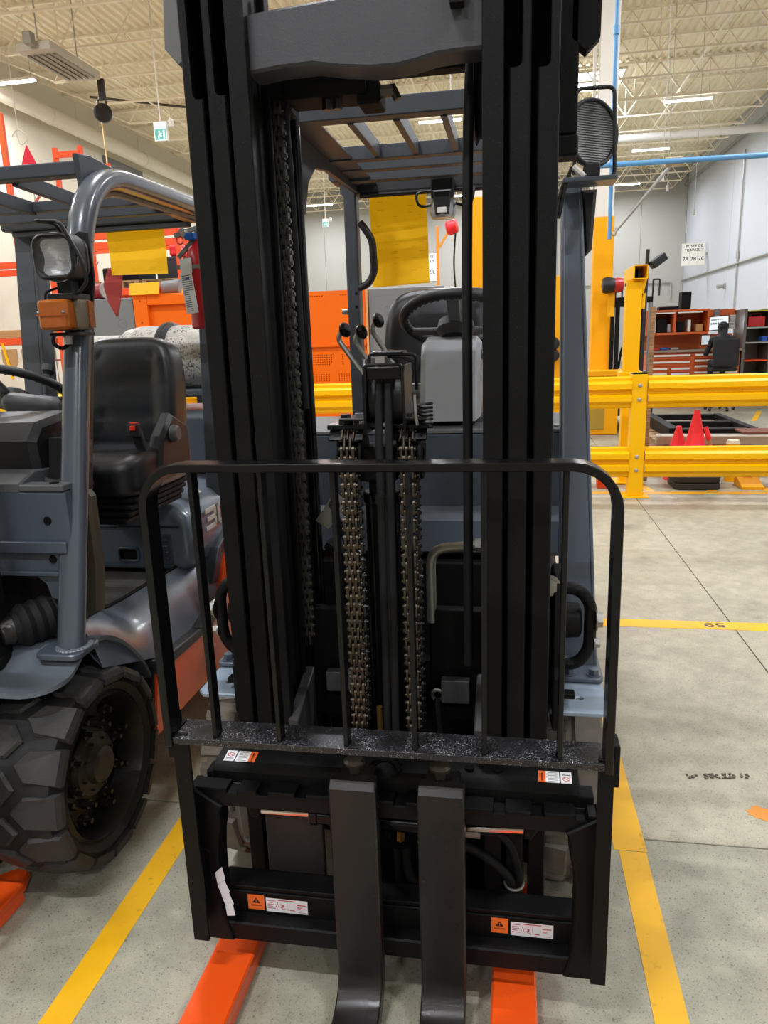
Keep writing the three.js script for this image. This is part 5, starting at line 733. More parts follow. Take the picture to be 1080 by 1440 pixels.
    B().box(.2, .245, 2.11, 2.15, -2.38, -2.33, .006).mesh('lamp_foot', plasticBlack, L); B().box(.14, .29, 2.095, 2.108, -2.40, -2.3, .003).mesh('lamp_bracket', truckGrey, t);
    B().tube([V(.172, 2.12, -2.33), V(.172, 2.342, -2.33), V(.276, 2.34, -2.33), V(.284, 2.11, -2.33), V(.25, 2.1, -2.33)], .0055, .02, 10).mesh('lamp_guard', plasticBlack, t);
    B().tube([V(.16, 2.12, -2.34), V(.14, 2.09, -2.32), V(.12, 2.0, -2.3)], .006, .02, 8).tube([V(.165, 2.14, -2.34), V(.15, 2.1, -2.31), V(.13, 2.0, -2.3)], .005, .02, 8).mesh('lamp_cable', rubberHose, t); B().cyl(V(.17, 2.14, -2.33), V(.2, 2.11, -2.32), .009, .009, 8).mesh('cable_plug', whitePaint, t);
    B().ex([[.20, 2.09], [.245, 2.09], [.235, 1.92], [.215, 1.9]], 'xy', -2.45, -2.4, .01).mesh('mirror_back', plasticBlack, t); }
}
// ---------------------------------------------------------------- the second forklift, at left
{
  const t = thing('forklift', 'grey and orange forklift with tubular roof pillar, black seat and number 30, parked at left', 'forklift', -1.85, 0, -2.4);
  const W = tyre(t, -1.56, -1.30, .335, -1.985, .335, { out: 1, rim: .245, n: 15, fill: .86, chunky: true, rubber: tyreBlack, lug: tyreLug, hub: true });
  tyre(t, -2.40, -2.14, .335, -1.985, .335, { out: -1, rim: .245, n: 15, fill: .86, chunky: true, rubber: tyreBlack, lug: tyreLug });
  // wheel arch plate
  { const pr = new THREE.CatmullRomCurve3([V(0, .698, -1.76), V(0, .705, -1.80), V(0, .722, -1.87), V(0, .757, -1.935), V(0, .772, -1.99), V(0, .762, -2.06), V(0, .72, -2.14), V(0, .65, -2.22), V(0, .565, -2.29), V(0, .48, -2.335)]).getPoints(44);
    const xo = z => -1.315 - .125 * Math.max(0, 1 - Math.sqrt(Math.max(0, 1 - ((Math.max(0, z + 1.87)) / .111) ** 2))) , N = 8, pos = [], P = (i, j, d) => { const p = pr[i]; return [-1.66 + (xo(p.z) + 1.66) * j / N, p.y - d, p.z + d * .3]; }, quad = (a, b, c, d) => pos.push(...a, ...b, ...c, ...a, ...c, ...d);
    for (let i = 0; i < 44; i++) { for (let j = 0; j < N; j++) { quad(P(i, j, 0), P(i, j + 1, 0), P(i + 1, j + 1, 0), P(i + 1, j, 0)); quad(P(i, j, .014), P(i + 1, j, .014), P(i + 1, j + 1, .014), P(i, j + 1, .014)); } quad(P(i, N, 0), P(i, N, .014), P(i + 1, N, .014), P(i + 1, N, 0)); }
    for (let j = 0; j < N; j++) quad(P(0, j, 0), P(0, j, .014), P(0, j + 1, .014), P(0, j + 1, 0));
    const g = new THREE.BufferGeometry(); g.setAttribute('position', new THREE.Float32BufferAttribute(pos, 3)); const b = B(); b.add(toCreasedNormals(g, .5)); b.mesh('front_fender', plateDark, t);
    B().ex(rrect(-1.45, -1.30, -2.02, -1.875, .03, 4), 'xz', .752, .772, .004).mesh('pillar_foot', truckGrey, t);
    const w = B(); for (let i = 0; i < 16; i++) { const a = i / 16 * 3.6 - .6; w.ball(-1.35 + .047 * Math.cos(a), .775, -1.945 + .05 * Math.sin(a), .011, .007, .011, 6); } w.mesh('weld_bead', std(0x7b828a, .35, .4), t); }
  // tubular pillar bending into the roof rail
  { const pth = fillet([V(-1.362, .765, -1.945), V(-1.368, 2.25, -2.35), V(-1.385, 2.28, -3.5)], .27, 12); const pr = Array.from({ length: 20 }, (_, i) => { const a = i / 20 * 6.2832, f = 1 - .05 * Math.cos(4 * a); return [.036 * f * Math.cos(a), .042 * f * Math.sin(a)]; });
    B().add(sweep(pth, pr, V(1, 0, 0))).mesh('roof_pillar', truckGreyGloss, t);
    B().add(sweep(pth.map(p => V(p.x - .045, p.y - .03, p.z - .06)).slice(1), ring(.016, 8), V(1, 0, 0))).mesh('inner_rail', truckGrey, t);
    B().bar(V(-1.385, 1.20, -2.14), V(-1.395, 1.95, -2.34), .05, .06, .01).mesh('pillar_trim', std(0x2a2d31, .4), t); for (const y of [1.68, 1.5, 1.42]) B().cyl(V(-1.368, y, -2.12 - (y - 1.2) * .27), V(-1.36, y, -2.12 - (y - 1.2) * .27), .006, .006, 10).mesh('trim_screw', blackMatte, t);
    B().cyl(V(-1.375, 1.31, -2.16), V(-1.38, 1.4, -2.19), .026, .026, 14, .01).mesh('pillar_grip', plasticGrey, t); }
  // overhead guard
  { B().box(-2.3, -1.42, 2.24, 2.285, -2.46, -2.40, .006).mesh('roof_front_bar', roofGrey, t);
    B().ex([[-2.38, 2.30], [-2.46, 2.31], [-2.75, 2.29], [-2.75, 2.25], [-2.52, 2.2], [-2.40, 2.16]], 'zy', -1.415, -1.395, .003).mesh('roof_corner_plate', roofGrey, t);
    for (const x of [-2.15, -1.92, -1.68]) B().bar(V(x, 2.255, -2.45), V(x, 2.24, -2.9), .024, .05, .003).mesh('roof_slat', roofGrey, t);
    for (const [z, y] of [[-2.9, 2.245], [-3.08, 2.24]]) B().box(-2.34, -1.42, y - .02, y + .02, z - .022, z + .022, .004).mesh('roof_cross_slat', roofGrey, t);
    B().box(-2.4, -1.43, 2.235, 2.31, -3.42, -3.34, .01).mesh('roof_rear_bar', std(0x2b2e31, .5), t); B().box(-2.36, -1.46, 2.21, 2.236, -3.40, -3.36, .008).mesh('rear_bar_lip', std(0x3a3d40, .5), t); B().bar(V(-1.45, 2.25, -2.7), V(-1.45, 2.235, -3.4), .06, .012, .003, V(0, 1, 0)).mesh('roof_side_flange', std(0xc98b28, .5), t);
    B().bar(V(-2.33, .9, -3.28), V(-2.35, 2.22, -3.46), .10, .06, .008).bar(V(-2.27, .9, -3.3), V(-2.29, 2.2, -3.47), .02, .10, .006).mesh('rear_pillar', roofGrey, t); B().bar(V(-1.44, .95, -3.34), V(-1.43, 2.22, -3.46), .07, .06, .008).mesh('rear_pillar', roofGrey, t); }
  // dash, instrument pod, steering wheel
  { const c = B().ex([[-2.3, 1.26], [-1.352, 1.255], [-1.35, 1.19], [-1.352, .93], [-1.40, .90], [-1.445, .905], [-1.46, .955], [-1.50, .99], [-1.6, .99], [-1.66, .95], [-2.3, .94]], 'xy', -2.04, -2.0, .006).mesh('front_panel', truckGrey, t);
    B().box(-2.3, -1.36, 1.06, 1.1, -1.998, -1.985, .008).box(-2.3, -1.365, .985, 1.0, -1.998, -1.988, .004).mesh('panel_rib', truckGrey, c); for (const [x, y] of [[-1.42, 1.165], [-1.395, .945], [-1.42, 1.04]]) B().lathe([[.014, 0], [.012, .004], [0, .004]], V(x, y, -2.0), V(0, 0, 1), 16).mesh('plug', blackMatte, c);
    B().ex([[-2.0, 1.255], [-2.0, 1.28], [-2.08, 1.31], [-2.3, 1.3], [-2.3, 1.2], [-2.04, 1.2]], 'zy', -2.3, -1.50, .006).box(-1.505, -1.352, 1.256, 1.278, -2.06, -1.998, .006).mesh('dash_top', plasticGrey, t);
    B().cyl(V(-1.40, 1.276, -2.03), V(-1.40, 1.281, -2.03), .014, .014, 16).mesh('dash_hole_rim', blackMatte, t);
    B().ex([[-1.40, .80], [-1.345, .83], [-1.332, .93], [-1.325, 1.0], [-1.325, 1.22], [-1.34, 1.24], [-1.40, 1.24]], 'xy', -2.14, -2.09, .01).mesh('side_bracket', std(0x5a5346, .45, .2), t);
    B().ex([[-2.12, 1.2], [-2.10, 1.40], [-2.15, 1.455], [-2.34, 1.475], [-2.42, 1.38], [-2.36, 1.2]], 'zy', -2.0, -1.505, .02).mesh('instrument_pod', plasticBlack, t);
    B().ex([[-2.14, 1.2], [-2.18, 1.40], [-2.34, 1.39], [-2.3, 1.3], [-2.34, 1.2]], 'zy', -1.52, -1.44, .02).mesh('pod_side', plasticBlack, t); B().cyl(V(-1.47, 1.42, -2.24), V(-1.42, 1.435, -2.24), .035, .03, 16, .008).mesh('column_boot', rubberHose, t);
    B().cb(-1.475, 1.25, -2.16, .14, .05, .08, .02, 0, 0, -.2).mesh('lever_cap', plasticBlack, t); B().lathe([[0, 0], [.02, .004], [.02, .016], [0, .02]], V(-1.415, 1.265, -2.2), V(0, 0, 1), 18).mesh('blue_button', std(0x3f7a86, .4), t);
    const s = steering(t, V(-1.9, 1.53, -2.6), .2, .5); B().cb(-1.77, 1.485, -2.5, .22, .07, .08, .03, .2, 0, -.12).mesh('column_cover', plasticGrey, t); }
  // brake boot and dark mechanism below the dash
  { B().box(-2.3, -1.60, .55, 1.1, -2.5, -2.1, .02).mesh('chassis_front', blackMatte, t);
    const prof = []; for (let i = 0; i <= 9; i++) prof.push([.062 + (i % 2 ? .008 : 0) + i * .001, .02 + i * .018]); B().lathe([[0, 0], [.05, 0], [.055, .015], ...prof, [0, .2]], V(-1.55, .83, -1.93), V(.55, .04, -.8), 28).mesh('tilt_boot', rubberHose, t);
    B().cyl(V(-1.575, .825, -1.90), V(-1.545, .83, -1.94), .042, .048, 24, .005).mesh('boot_ring', darkSteel, t); hexBolt(B(), V(-1.575, .82, -1.9), V(-.1, 0, 1), .016, .014).mesh('boot_bolt', steel, t); hexBolt(B(), V(-1.535, .845, -1.9), V(0, 0, 1), .012, .014).mesh('boot_bolt', steel, t);
    B().box(-1.62, -1.55, .7, .76, -1.92, -1.86, .01).mesh('axle_block', blackMatte, t); B().box(-2.5, -1.56, .2, .5, -2.15, -1.85, .03).mesh('front_axle', blackMatte, t); B().cyl(V(-1.43, .95, -2.04), V(-1.40, .945, -2.02), .012, .012, 12).mesh('grease_fitting', brass, t); }
  // step floor, side skirt, orange lower body
  { B().ex([[-2.12, .70], [-2.95, .685], [-2.95, .64], [-2.12, .64]], 'zy', -2.3, -1.475, .003).mesh('step_floor', stepRubber, t);
    const U = [[-1.45, .86, -2.03], [-1.47, .80, -2.2], [-1.485, .735, -2.36], [-1.49, .72, -2.5], [-1.48, .72, -2.7], [-1.46, .72, -2.95], [-1.43, .735, -3.1], [-1.41, .74, -3.3]], M = U.map(([x, y, z], i) => [-1.355 + (i > 5 ? -.01 : 0), y - .06 + .03 * (i < 2), z]), L = U.map(([x, y, z], i) => [-1.318, [.66, .60, .545, .51, .495, .50, .56, .62][i], z]);
    const sm = (P) => new THREE.CatmullRomCurve3(P.map(p => V(...p))).getPoints(40).map(p => [p.x, p.y, p.z]); const SU = sm(U), SM = sm(M), SL = sm(L), rows = [SU.map(p => [p[0] - .03, p[1] - .02, p[2]]), SU]; for (let k = 1; k <= 8; k++) { const q = k / 8; rows.push(SU.map((u, i) => [0, 1, 2].map(c => u[c] * (1 - q) ** 2 + 2 * SM[i][c] * q * (1 - q) + SL[i][c] * q * q))); } rows.push(rows[0]);
    const pos = [], quad = (a, b, c, d) => pos.push(...a, ...b, ...c, ...a, ...c, ...d); for (let r = 0; r < rows.length - 1; r++) for (let i = 0; i < 40; i++) quad(rows[r][i], rows[r + 1][i], rows[r + 1][i + 1], rows[r][i + 1]);
    const g = new THREE.BufferGeometry(); g.setAttribute('position', new THREE.Float32BufferAttribute(pos, 3)); const b = B(); b.add(toCreasedNormals(g, .8)); b.mesh('side_skirt', hoodGrey, t);
    B().tube(U.slice(2, 7).map(p => V(p[0] - .008, p[1] + .004, p[2])), .007, .02, 8).mesh('skirt_trim', rubberHose, t);
    B().ex([[-2.33, .545], [-2.34, .49], [-2.82, .478], [-2.98, .54], [-2.9, .56], [-2.7, .52], [-2.5, .53]], 'zy', -1.34, -1.285, .004).mesh('step_plate', std(0x3c4046, .45, .2), t);
    for (const [z, y] of [[-2.40, .525], [-2.46, .52], [-2.52, .515], [-2.62, .512], [-2.72, .515]]) B().torus(V(-1.3, y + .006, z), .014, .004, V(0, 1, 0), 16, 6).mesh('tread_hole_rim', darkSteel, t);
    B().ex([[-2.29, .25], [-2.345, .47], [-2.35, .485], [-2.8, .475], [-2.95, .53], [-3.05, .6], [-3.12, .70], [-3.2, .78], [-3.9, .80], [-3.9, .24]], 'zy', -1.40, -1.305, .006).mesh('orange_side_panel', orange, t);
    B().ex([[-2.27, .2], [-2.33, .52], [-2.345, .5], [-2.29, .2]], 'zy', -1.45, -1.312, .001).mesh('splash_guard', rubberHose, t);
    B().ex([[-3.0, .62], [-3.1, .76], [-3.25, .82], [-3.32, .82], [-3.12, .6]], 'zy', -1.42, -1.34, .004).mesh('lower_trim', truckGrey, t); }
  // hood with rounded shoulders, louvre, latch, number
  { const f = [[-2.955, .70], [-2.955, .90], [-2.945, .955], [-2.97, 1.0], [-3.02, 1.02], [-3.6, 1.06], [-4.1, 1.06], [-4.1, .70]];
    const sec = [[-2.36, .70], [-1.43, .70], [-1.385, .73], [-1.375, .80], [-1.38, .90], [-1.40, .955], [-1.45, 1.0], [-1.6, 1.03], [-2.36, 1.03]];
    const g = new THREE.ExtrudeGeometry(new THREE.Shape(sec.map(p => new THREE.Vector2(...p))), { depth: 1.0, bevelEnabled: true, bevelSize: .045, bevelOffset: -.045, bevelThickness: .05, bevelSegments: 4, steps: 1 }); g.translate(0, 0, -3.96);
    const b = B(); b.add(toCreasedNormals(g, .9)); const h = b.mesh('engine_hood', hoodGrey, t);
    B().box(-2.32, -1.43, .905, .912, -2.918, -2.90, .003).mesh('hood_seam', std(0x30353b, .4), h);
    B().box(-1.605, -1.475, .735, .875, -2.912, -2.902, .004).mesh('vent_panel', truckGrey, h); for (let i = 0; i < 4; i++) B().cyl(V(-1.585, .765 + i * .027, -2.90), V(-1.50, .768 + i * .027, -2.90), .008, .008, 10).ball(-1.585, .765 + i * .027, -2.9, .008).ball(-1.5, .768 + i * .027, -2.9, .008).mesh('louvre', truckGrey, h);
    { const o = rrect(-1.735, -1.63, .745, .815, .016, 3), q = rrect(-1.724, -1.641, .757, .804, .010, 3); B().ex(o, 'xy', -2.91, -2.896, .003, [q.reverse()]).mesh('latch_frame', truckGrey, h); B().box(-1.724, -1.641, .757, .804, -2.912, -2.905).mesh('latch_pocket', blackMatte, h); }
    // number 30
    const dg = (z0, ch) => { const w = .125, hh = .105, k = .024, y0 = .845, X = -1.378, b = B(); const bar = (a0, a1, b0, b1) => b.box(X, X + .006, y0 + b0, y0 + b1, z0 - a1, z0 - a0, .003); if (ch === '3') { bar(0, w - .01, hh - k, hh); bar(.02, w - .01, hh / 2 - k / 2, hh / 2 + k / 2); bar(0, w - .01, 0, k); bar(w - k, w, .012, hh / 2 - .004); bar(w - k, w, hh / 2 + .004, hh - .012); } else { bar(.012, w - .012, hh - k, hh); bar(.012, w - .012, 0, k); bar(0, k, .012, hh - .012); bar(w - k, w, .012, hh - .012); } return b; };
    dg(-3.06, '3').mesh('number_digit', whitePaint, h); dg(-3.205, '0').mesh('number_digit', whitePaint, h);
    B().cb(-1.53, 1.037, -3.06, .09, .003, .035, .001, 0, .1).cb(-1.45, 1.02, -3.16, .04, .003, .03, .001, 0, .1, -.5).mesh('hood_sticker', std(0xd8d2be, .5), h); }
  B().box(-2.35, -1.42, 1.04, 1.36, -4.0, -3.5, .05).mesh('rear_hood', truckGrey, t); B().box(-2.35, -1.40, .3, .95, -4.5, -3.9, .06).mesh('counterweight', orange, t); B().box(-2.3, -1.42, .25, .64, -3.9, -2.1, .02).mesh('chassis', blackMatte, t);
  // seat
  { for (let i = 0; i < 4; i++) B().box(-1.86 - .004 * i, -1.42 + .012 * i, 1.03 + i * .026, 1.054 + i * .026, -2.95, -2.46 - .008 * i, .011).mesh('seat_bellows', rubberHose, t);
    const cu = new THREE.BoxGeometry(.52, .16, .58, 16, 8, 16), p = cu.attributes.position; for (let i = 0; i < p.count; i++) { let x = p.getX(i) / .26, y = p.getY(i) / .08, z = p.getZ(i) / .29; const n = Math.pow(Math.abs(x) ** 6 + Math.abs(y) ** 6 + Math.abs(z) ** 6, 1 / 6), m = Math.max(Math.abs(x), Math.abs(y), Math.abs(z)), s = n ? m / n : 1; x *= s; y *= s; z *= s; if (y > 0) y += .5 * Math.max(0, Math.abs(x) - .5) - .5 * Math.max(0, z - .4) ** 2 * 2 + .1; p.setXYZ(i, x * .26, y * .08, z * .29); } cu.computeVertexNormals(); cu.translate(-1.615, 1.205, -2.72); const cb = B(); cb.add(toCreasedNormals(cu.toNonIndexed(), 1.1)); cb.mesh('seat_cushion', vinyl, t);
    seatShape(B(), -1.83, -1.39, 1.25, 1.72, -2.98, .15, .12).mesh('seat_back', vinyl, t);
    B().ex([[-2.7, 1.2], [-2.62, 1.22], [-2.66, 1.34], [-2.76, 1.42], [-2.9, 1.36], [-2.9, 1.18]], 'zy', -1.40, -1.34, .015).mesh('hip_restraint', plasticBlack, t); B().cyl(V(-1.345, 1.34, -2.74), V(-1.31, 1.34, -2.74), .035, .033, 18, .008).mesh('hinge_cap', plasticGrey, t);
    B().bar(V(-1.385, 1.24, -2.6), V(-1.405, 1.37, -2.58), .04, .025, .006).mesh('buckle_stalk', plasticBlack, t); B().cb(-1.407, 1.375, -2.57, .045, .05, .03, .006).mesh('buckle', plasticBlack, t); B().cb(-1.405, 1.385, -2.553, .022, .018, .006, .002).box(-1.42, -1.39, 1.401, 1.404, -2.58, -2.56).mesh('red_release_button', std(0xe0391f, .4), t);
    B().ex([[-1.43, 1.18], [-1.37, 1.18], [-1.36, 1.26], [-1.38, 1.26], [-1.385, 1.21], [-1.415, 1.21], [-1.42, 1.25], [-1.44, 1.25]], 'xy', -2.62, -2.56, .006).mesh('belt_holder', plasticBlack, t);
    B().tube([V(-1.65, 1.1, -2.44), V(-1.65, 1.085, -2.42), V(-1.62, 1.04, -2.41)], .006, .01, 8).ball(-1.65, 1.1, -2.43, .011).mesh('seat_lever', steel, t); }
  // mast, backrest, carriage and forks of the left forklift (left of the frame)
  { const xc = -1.97; for (const sg of [-1, 1]) for (const [o, w, zz, nm] of [[.39, .044, -1.73, 'outer_mast_rail'], [.33, .044, -1.715, 'middle_mast_rail'], [.275, .044, -1.70, 'inner_mast_rail']]) B().box(xc + sg * o - w / 2, xc + sg * o + w / 2, .13, 2.7, zz - .03, zz, .003).box(xc + sg * (o + .014) - .009, xc + sg * (o + .014) + .009, .13, 2.7, zz - .2, zz - .03).mesh(nm, black, t);
    for (const y of [.3, .8, 2.33]) B().box(xc - .26, xc + .26, y - .07, y + .07, -1.94, -1.9, .006).mesh('mast_crossmember', blackMatte, t); B().cyl(V(xc, .3, -1.82), V(xc, 1.4, -1.82), .045, .045, 24).mesh('free_lift_cylinder', blackGloss, t);
    const o = rrect(xc - .518, xc + .518, .1, 1.43, .1, 6), i = rrect(xc - .5, xc + .5, 0, 1.412, .083, 6); const bb = B().ex([[xc + .518, .19], ...o.filter(p => p[1] > .8), [xc - .518, .19], [xc - .5, .19], ...i.filter(p => p[1] > .8).reverse(), [xc + .5, .19]], 'xy', -1.535, -1.475, .002).mesh('load_backrest', blackGloss, t);
    for (let k = 0; k < 6; k++) { const x = xc - .4 + k * .16; B().bar(V(x, .766, -1.5), V(x, 1.414, -1.5), .011, .034, .002).mesh('backrest_bar', blackGloss, bb); } B().box(xc - .5, xc + .5, .757, .766, -1.565, -1.478, .002).mesh('backrest_ledge', black, bb);
    B().box(xc - .5, xc + .5, .535, .585, -1.595, -1.545, .004).box(xc - .5, xc + .5, .13, .185, -1.6, -1.545, .004).box(xc - .5, xc - .44, .185, .535, -1.6, -1.545).box(xc + .44, xc + .5, .185, .535, -1.6, -1.545).mesh('fork_carriage', black, t);
    for (const x0 of [xc - .25, xc + .1]) B().ex([[-1.543, .655], [-1.50, .655], [-1.50, .125], ...arc(-1.425, .125, .075, 180, 270, 6).slice(1), [-.5, .03], [-.46, .006], [-1.43, .006], ...arc(-1.435, .115, .108, 270, 180, 6)], 'zy', x0, x0 + .115, .004).mesh('fork', forkSteel, t); }
  // work lamp and turn signal on the pillar
  { B().ex([[-1.40, 1.99], [-1.32, 2.035], [-1.29, 2.03], [-1.285, 1.9], [-1.30, 1.82], [-1.37, 1.81], [-1.40, 1.86]], 'xy', -2.215, -2.205, .002).mesh('lamp_bracket', plasticBlack, t);
    const L = B().ex(rrect(-1.415, -1.28, 1.885, 2.018, .036, 5), 'xy', -2.17, -2.095, .006, [rrect(-1.402, -1.293, 1.898, 2.005, .027, 4).reverse()]).ex(rrect(-1.41, -1.285, 1.89, 2.013, .034, 5), 'xy', -2.205, -2.165, .015).mesh('work_lamp', plasticBlack, t);
    B().lathe([[0, -.045], [.03, -.04], [.055, -.022], [.072, .006], [.07, .006], [.053, -.024], [.028, -.043], [0, -.048]], V(-1.347, 1.95, -2.118), V(0, 0, 1), 32).box(-1.40, -1.295, 1.90, 2.003, -2.166, -2.163).mesh('reflector', reflectorMat, L); B().ball(-1.347, 1.95, -2.145, .011, .011, .016).mesh('bulb', std(0xe8e8e2, .2), L); { const lg = B(); for (let i = 0; i < 12; i++) lg.cyl(V(-1.40, 1.903 + i * .009, -2.101), V(-1.295, 1.903 + i * .009, -2.101), .0016, .0016, 6); lg.ex(rrect(-1.405, -1.29, 1.896, 2.008, .028, 4), 'xy', -2.104, -2.098, .001); lg.mesh('lens', lensGlass, L); }
    B().box(-1.375, -1.325, 1.845, 1.888, -2.18, -2.14, .004).mesh('lamp_foot', plasticBlack, L); B().box(-1.385, -1.30, 1.828, 1.846, -2.2, -2.1, .003).mesh('lamp_shelf', plasticBlack, t);
    B().tube([V(-1.36, 2.02, -2.19), V(-1.355, 2.052, -2.14), V(-1.385, 2.05, -2.08), V(-1.30, 2.045, -2.08), V(-1.255, 1.93, -2.10), V(-1.252, 1.878, -2.11), V(-1.285, 1.852, -2.12), V(-1.31, 1.842, -2.13)], .0055, .02, 10).mesh('lamp_guard', plasticBlack, t); B().curve([V(-1.37, 1.87, -2.16), V(-1.40, 1.85, -2.12), V(-1.405, 1.83, -2.12)], .004, 10, 6).mesh('lamp_cable', rubberHose, t);
    const S = B().ex(rrect(-1.412, -1.292, 1.738, 1.83, .012, 3), 'xy', -2.19, -2.115, .008).mesh('turn_signal', std(0x6b604f, .5), t); B().ex(rrect(-1.41, -1.31, 1.74, 1.828, .012, 3), 'xy', -2.13, -2.075, .008).box(-1.41, -1.31, 1.781, 1.785, -2.078, -2.071).mesh('amber_lens', amber, S, 'amber lens'); B().box(-1.295, -1.288, 1.745, 1.825, -2.19, -2.16, .002).mesh('rear_amber_lens', amber, S); B().lathe([[0, -.02], [.026, -.02], [.03, -.005], [.012, .002], [0, .002]], V(-1.375, 1.805, -2.118), V(0, 0, 1), 20).mesh('bulb_reflector', reflectorMat, S); for (const x of [-1.405, -1.322]) B().ball(x, 1.79, -2.073, .005, .005, .003, 8).mesh('lens_screw', steel, S);
    B().box(-1.4, -1.30, 1.722, 1.732, -2.2, -2.11, .002).mesh('signal_bracket', plasticBlack, t); hexBolt(B(), V(-1.353, 1.722, -2.13), V(0, -1, 0), .012, .022).mesh('bracket_bolt', steel, t); B().curve([V(-1.39, 1.73, -2.12), V(-1.39, 1.7, -2.11), V(-1.37, 1.685, -2.12), V(-1.36, 1.70, -2.15)], .006, 12, 8).mesh('signal_cable', rubberHose, t); }
}
{ // things carried by the left forklift
  let t = thing('gas_tank', 'worn white LP gas tank strapped behind the seat of the left forklift', 'gas tank', -1.75, 1.62, -3.72);
  B().lathe([[0, 0], [.05, .004], [.11, .03], [.15, .08], [.165, .15], [.165, .75], [.15, .83], [.1, .89], [0, .92]], V(-2.08, 1.62, -3.72), V(1, 0, 0), 40).mesh('tank_body', tank, t);
  B().lathe([[.115, 0], [.125, 0], [.125, .16], [.115, .16]], V(-2.20, 1.62, -3.72), V(1, 0, 0), 32).mesh('collar', tank, t); B().cyl(V(-2.2, 1.62, -3.72), V(-2.06, 1.62, -3.72), .03, .03, 12).mesh('valve', brass, t);
  { const s = B(); s.lathe([[.166, 0], [.178, .006], [.180, .03], [.178, .055], [.166, .06]], V(-1.80, 1.62, -3.72), V(1, 0, 0), 40).lathe([[.166, 0], [.184, .006], [.184, .022], [.166, .028]], V(-1.785, 1.62, -3.72), V(1, 0, 0), 40); s.mesh('strap', std(0x2d3033, .3, .2), t); }
  B().box(-2.2, -1.2, 1.42, 1.462, -3.82, -3.6, .012).mesh('cradle', truckGrey, t); B().curve([V(-2.05, 1.7, -3.6), V(-2.0, 1.66, -3.55), V(-1.95, 1.55, -3.5)], .014, 12, 8).mesh('gas_hose', rubberHose, t);
  t = thing('fire_extinguisher', 'red fire extinguisher with paper labels on the rear pillar of the left forklift', 'fire extinguisher', -1.34, 1.75, -3.18);
  B().lathe([[0, 0], [.055, 0], [.062, .008], [.062, .30], [.05, .34], [.022, .365], [.02, .38], [0, .38]], V(-1.34, 1.75, -3.18), V(0, 1, 0), 32).mesh('cylinder', red, t);
  B().cyl(V(-1.34, 2.13, -3.18), V(-1.34, 2.165, -3.18), .02, .018, 14).mesh('valve_head', galv, t); B().bar(V(-1.315, 2.17, -3.18), V(-1.425, 2.05, -3.14), .02, .012, .003).mesh('lever', steel, t); B().bar(V(-1.315, 2.18, -3.18), V(-1.435, 2.14, -3.14), .02, .008, .003).mesh('carry_handle', steel, t); B().cb(-1.365, 2.135, -3.15, .05, .03, .03, .008).mesh('blue_seal', blueThing, t); B().lathe([[0, 0], [.02, 0], [.02, .02], [0, .02]], V(-1.395, 2.15, -3.16), V(-.3, 0, 1), 16).mesh('pressure_gauge', steel, t); B().torus(V(-1.41, 2.12, -3.14), .015, .003, V(0, 0, 1), 16, 6).mesh('seal_ring', std(0xd94a3a, .5), t);
  B().lathe([[.0625, 0], [.064, .001], [.064, .017], [.0625, .018]], V(-1.34, 2.0, -3.18), V(0, 1, 0), 32).box(-1.425, -1.355, 2.0, 2.018, -3.12, -3.116).mesh('clamp_band', steel, t);
  const lab = canvasTex(96, 256, (g, w, h) => { g.fillStyle = '#dfe0dd'; g.fillRect(0, 0, w, h); g.fillStyle = '#55585c'; for (let y = 16; y < 240; y += 13) g.fillRect(10, y, 40 + (y * 37 % 40), 5); g.fillStyle = '#3c4a8a'; g.fillRect(40, 34, 30, 10); });
  B().ex([[-1.41, 2.04], [-1.355, 2.045], [-1.355, 1.985], [-1.405, 1.98]], 'xy', -3.114, -3.112).mesh('inspection_tag', printed(lab), t); sheet('inspection_tag', t, lab, V(-1.375, 1.9, -3.108), .055, .17, 0, 0, 0, .1);
  // hanging sheets
  const doc = (seed) => canvasTex(512, 512, (g, w, h) => { g.fillStyle = '#ffc60a'; g.fillRect(0, 0, w, h); const r = rng(seed); g.fillStyle = 'rgba(120,84,0,.4)'; for (let k = 0; k < 30; k++) { const x = [40, 180, 330, 420][k % 4] + r() * 30, y = 24 + r() * 450; g.fillRect(x, y, 12 + r() * 50, 2); } });
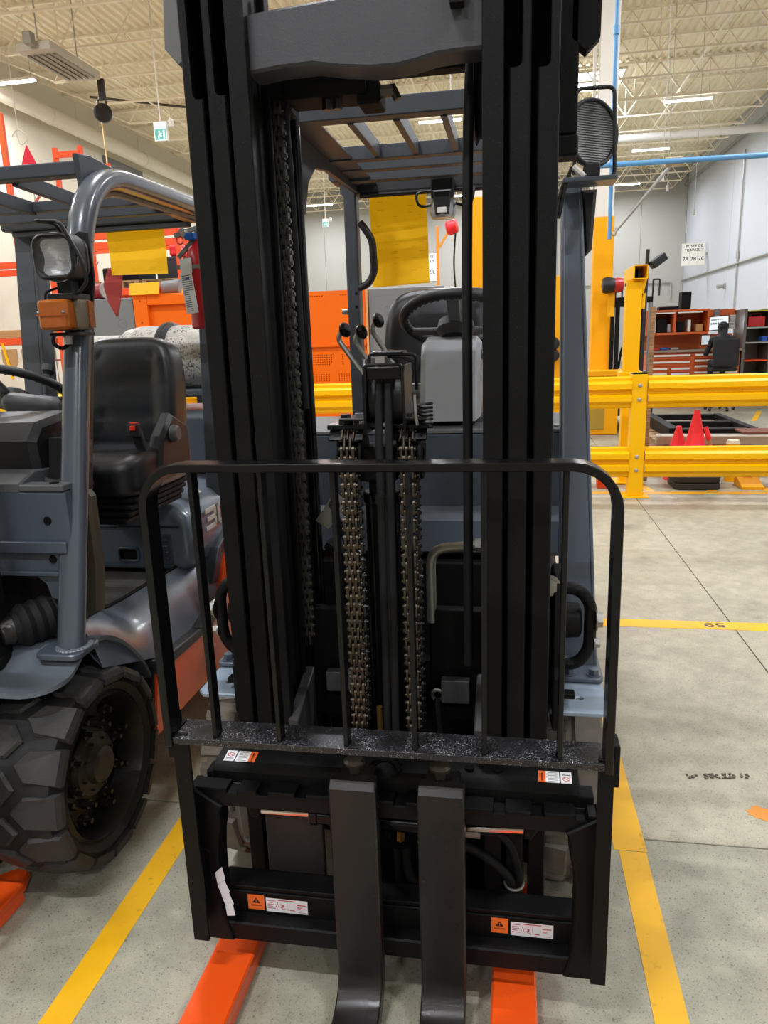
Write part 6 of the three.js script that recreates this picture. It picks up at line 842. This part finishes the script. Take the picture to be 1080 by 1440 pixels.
  const ySheet = (label, P, z, tex, bend) => { const n = 8, b = [], uv = []; const at = (u, v) => { const x = (P[0][0] * (1 - u) + P[1][0] * u) * (1 - v) + (P[3][0] * (1 - u) + P[2][0] * u) * v, y = (P[0][1] * (1 - u) + P[1][1] * u) * (1 - v) + (P[3][1] * (1 - u) + P[2][1] * u) * v; return [x, y, z + bend * (2.5 * Math.abs(v - .44) + u * u * 1.5)]; }; for (let i = 0; i < n; i++) for (let j = 0; j < n; j++) { const q = [[i, j], [i, j + 1], [i + 1, j + 1], [i, j], [i + 1, j + 1], [i + 1, j]]; for (const [a, c] of q) { b.push(...at(a / n, c / n)); uv.push(a / n, 1 - c / n); } } const g = new THREE.BufferGeometry(); g.setAttribute('position', new THREE.Float32BufferAttribute(b, 3)); g.setAttribute('uv', new THREE.Float32BufferAttribute(uv, 2)); g.computeVertexNormals(); tag(put(g, 'yellow_document', phy(0xffffff, .95, 0, { map: tex, transmission: .3, thickness: 0 }), scene), label, 'document'); };
  ySheet('yellow plastic sheet with faint print hanging under the roof of the left forklift', [[-1.915, 2.24], [-1.615, 2.225], [-1.612, 2.015], [-1.905, 2.022]], -3.44, doc(4), .006);
  ySheet('large yellow plastic sheet hanging under the rear roof bar of the black forklift', [[-.664, 2.33], [-.395, 2.322], [-.385, 1.93], [-.66, 1.92]], -3.62, doc(9), .008);
  tag(B().ex([[-1.93, 2.06], [-1.86, 2.02], [-1.875, 1.93], [-1.905, 1.83], [-1.915, 1.83], [-1.95, 1.9], [-1.965, 1.98]], 'xy', -3.45, -3.445, .001).mesh('red_tag', std(0xa83a34, .45)), 'red curved plastic tag hanging behind the yellow sheet at left', 'tag');
  // orange fork blades lying on the floor
  const fk = (lab, x0, x1, z0, z1) => { const t = thing('fork_extension', lab, 'fork blade', (x0 + x1) / 2, 0, (z0 + z1) / 2, undefined); const w = x1 - x0; B().ex([[x0, z1], [x1, z1], [x1, z0 + .05], [x1 - .02, z0], [x1 - w * .5, z0 - .01], [x0 + .02, z0 + .02], [x0, z0 + .07]], 'xz', .03, .062, .005).mesh('top_plate', orange, t); B().box(x0, x0 + .008, .004, .034, z0 + .06, z1, .002).box(x1 - .008, x1, .004, .034, z0 + .06, z1, .002).mesh('side_flange', orange, t); };
  fk('orange steel fork blade on the floor under the left end of the carriage', -.80, -.682, -1.95, -.6); fk('orange steel fork blade on the floor right of the two black forks', -.042, .071, -1.95, -.6); fk('short piece of orange fork blade in front of the left forklift tyre', -1.615, -1.495, -1.79, -.6);
}
renderer.render(scene, camera);
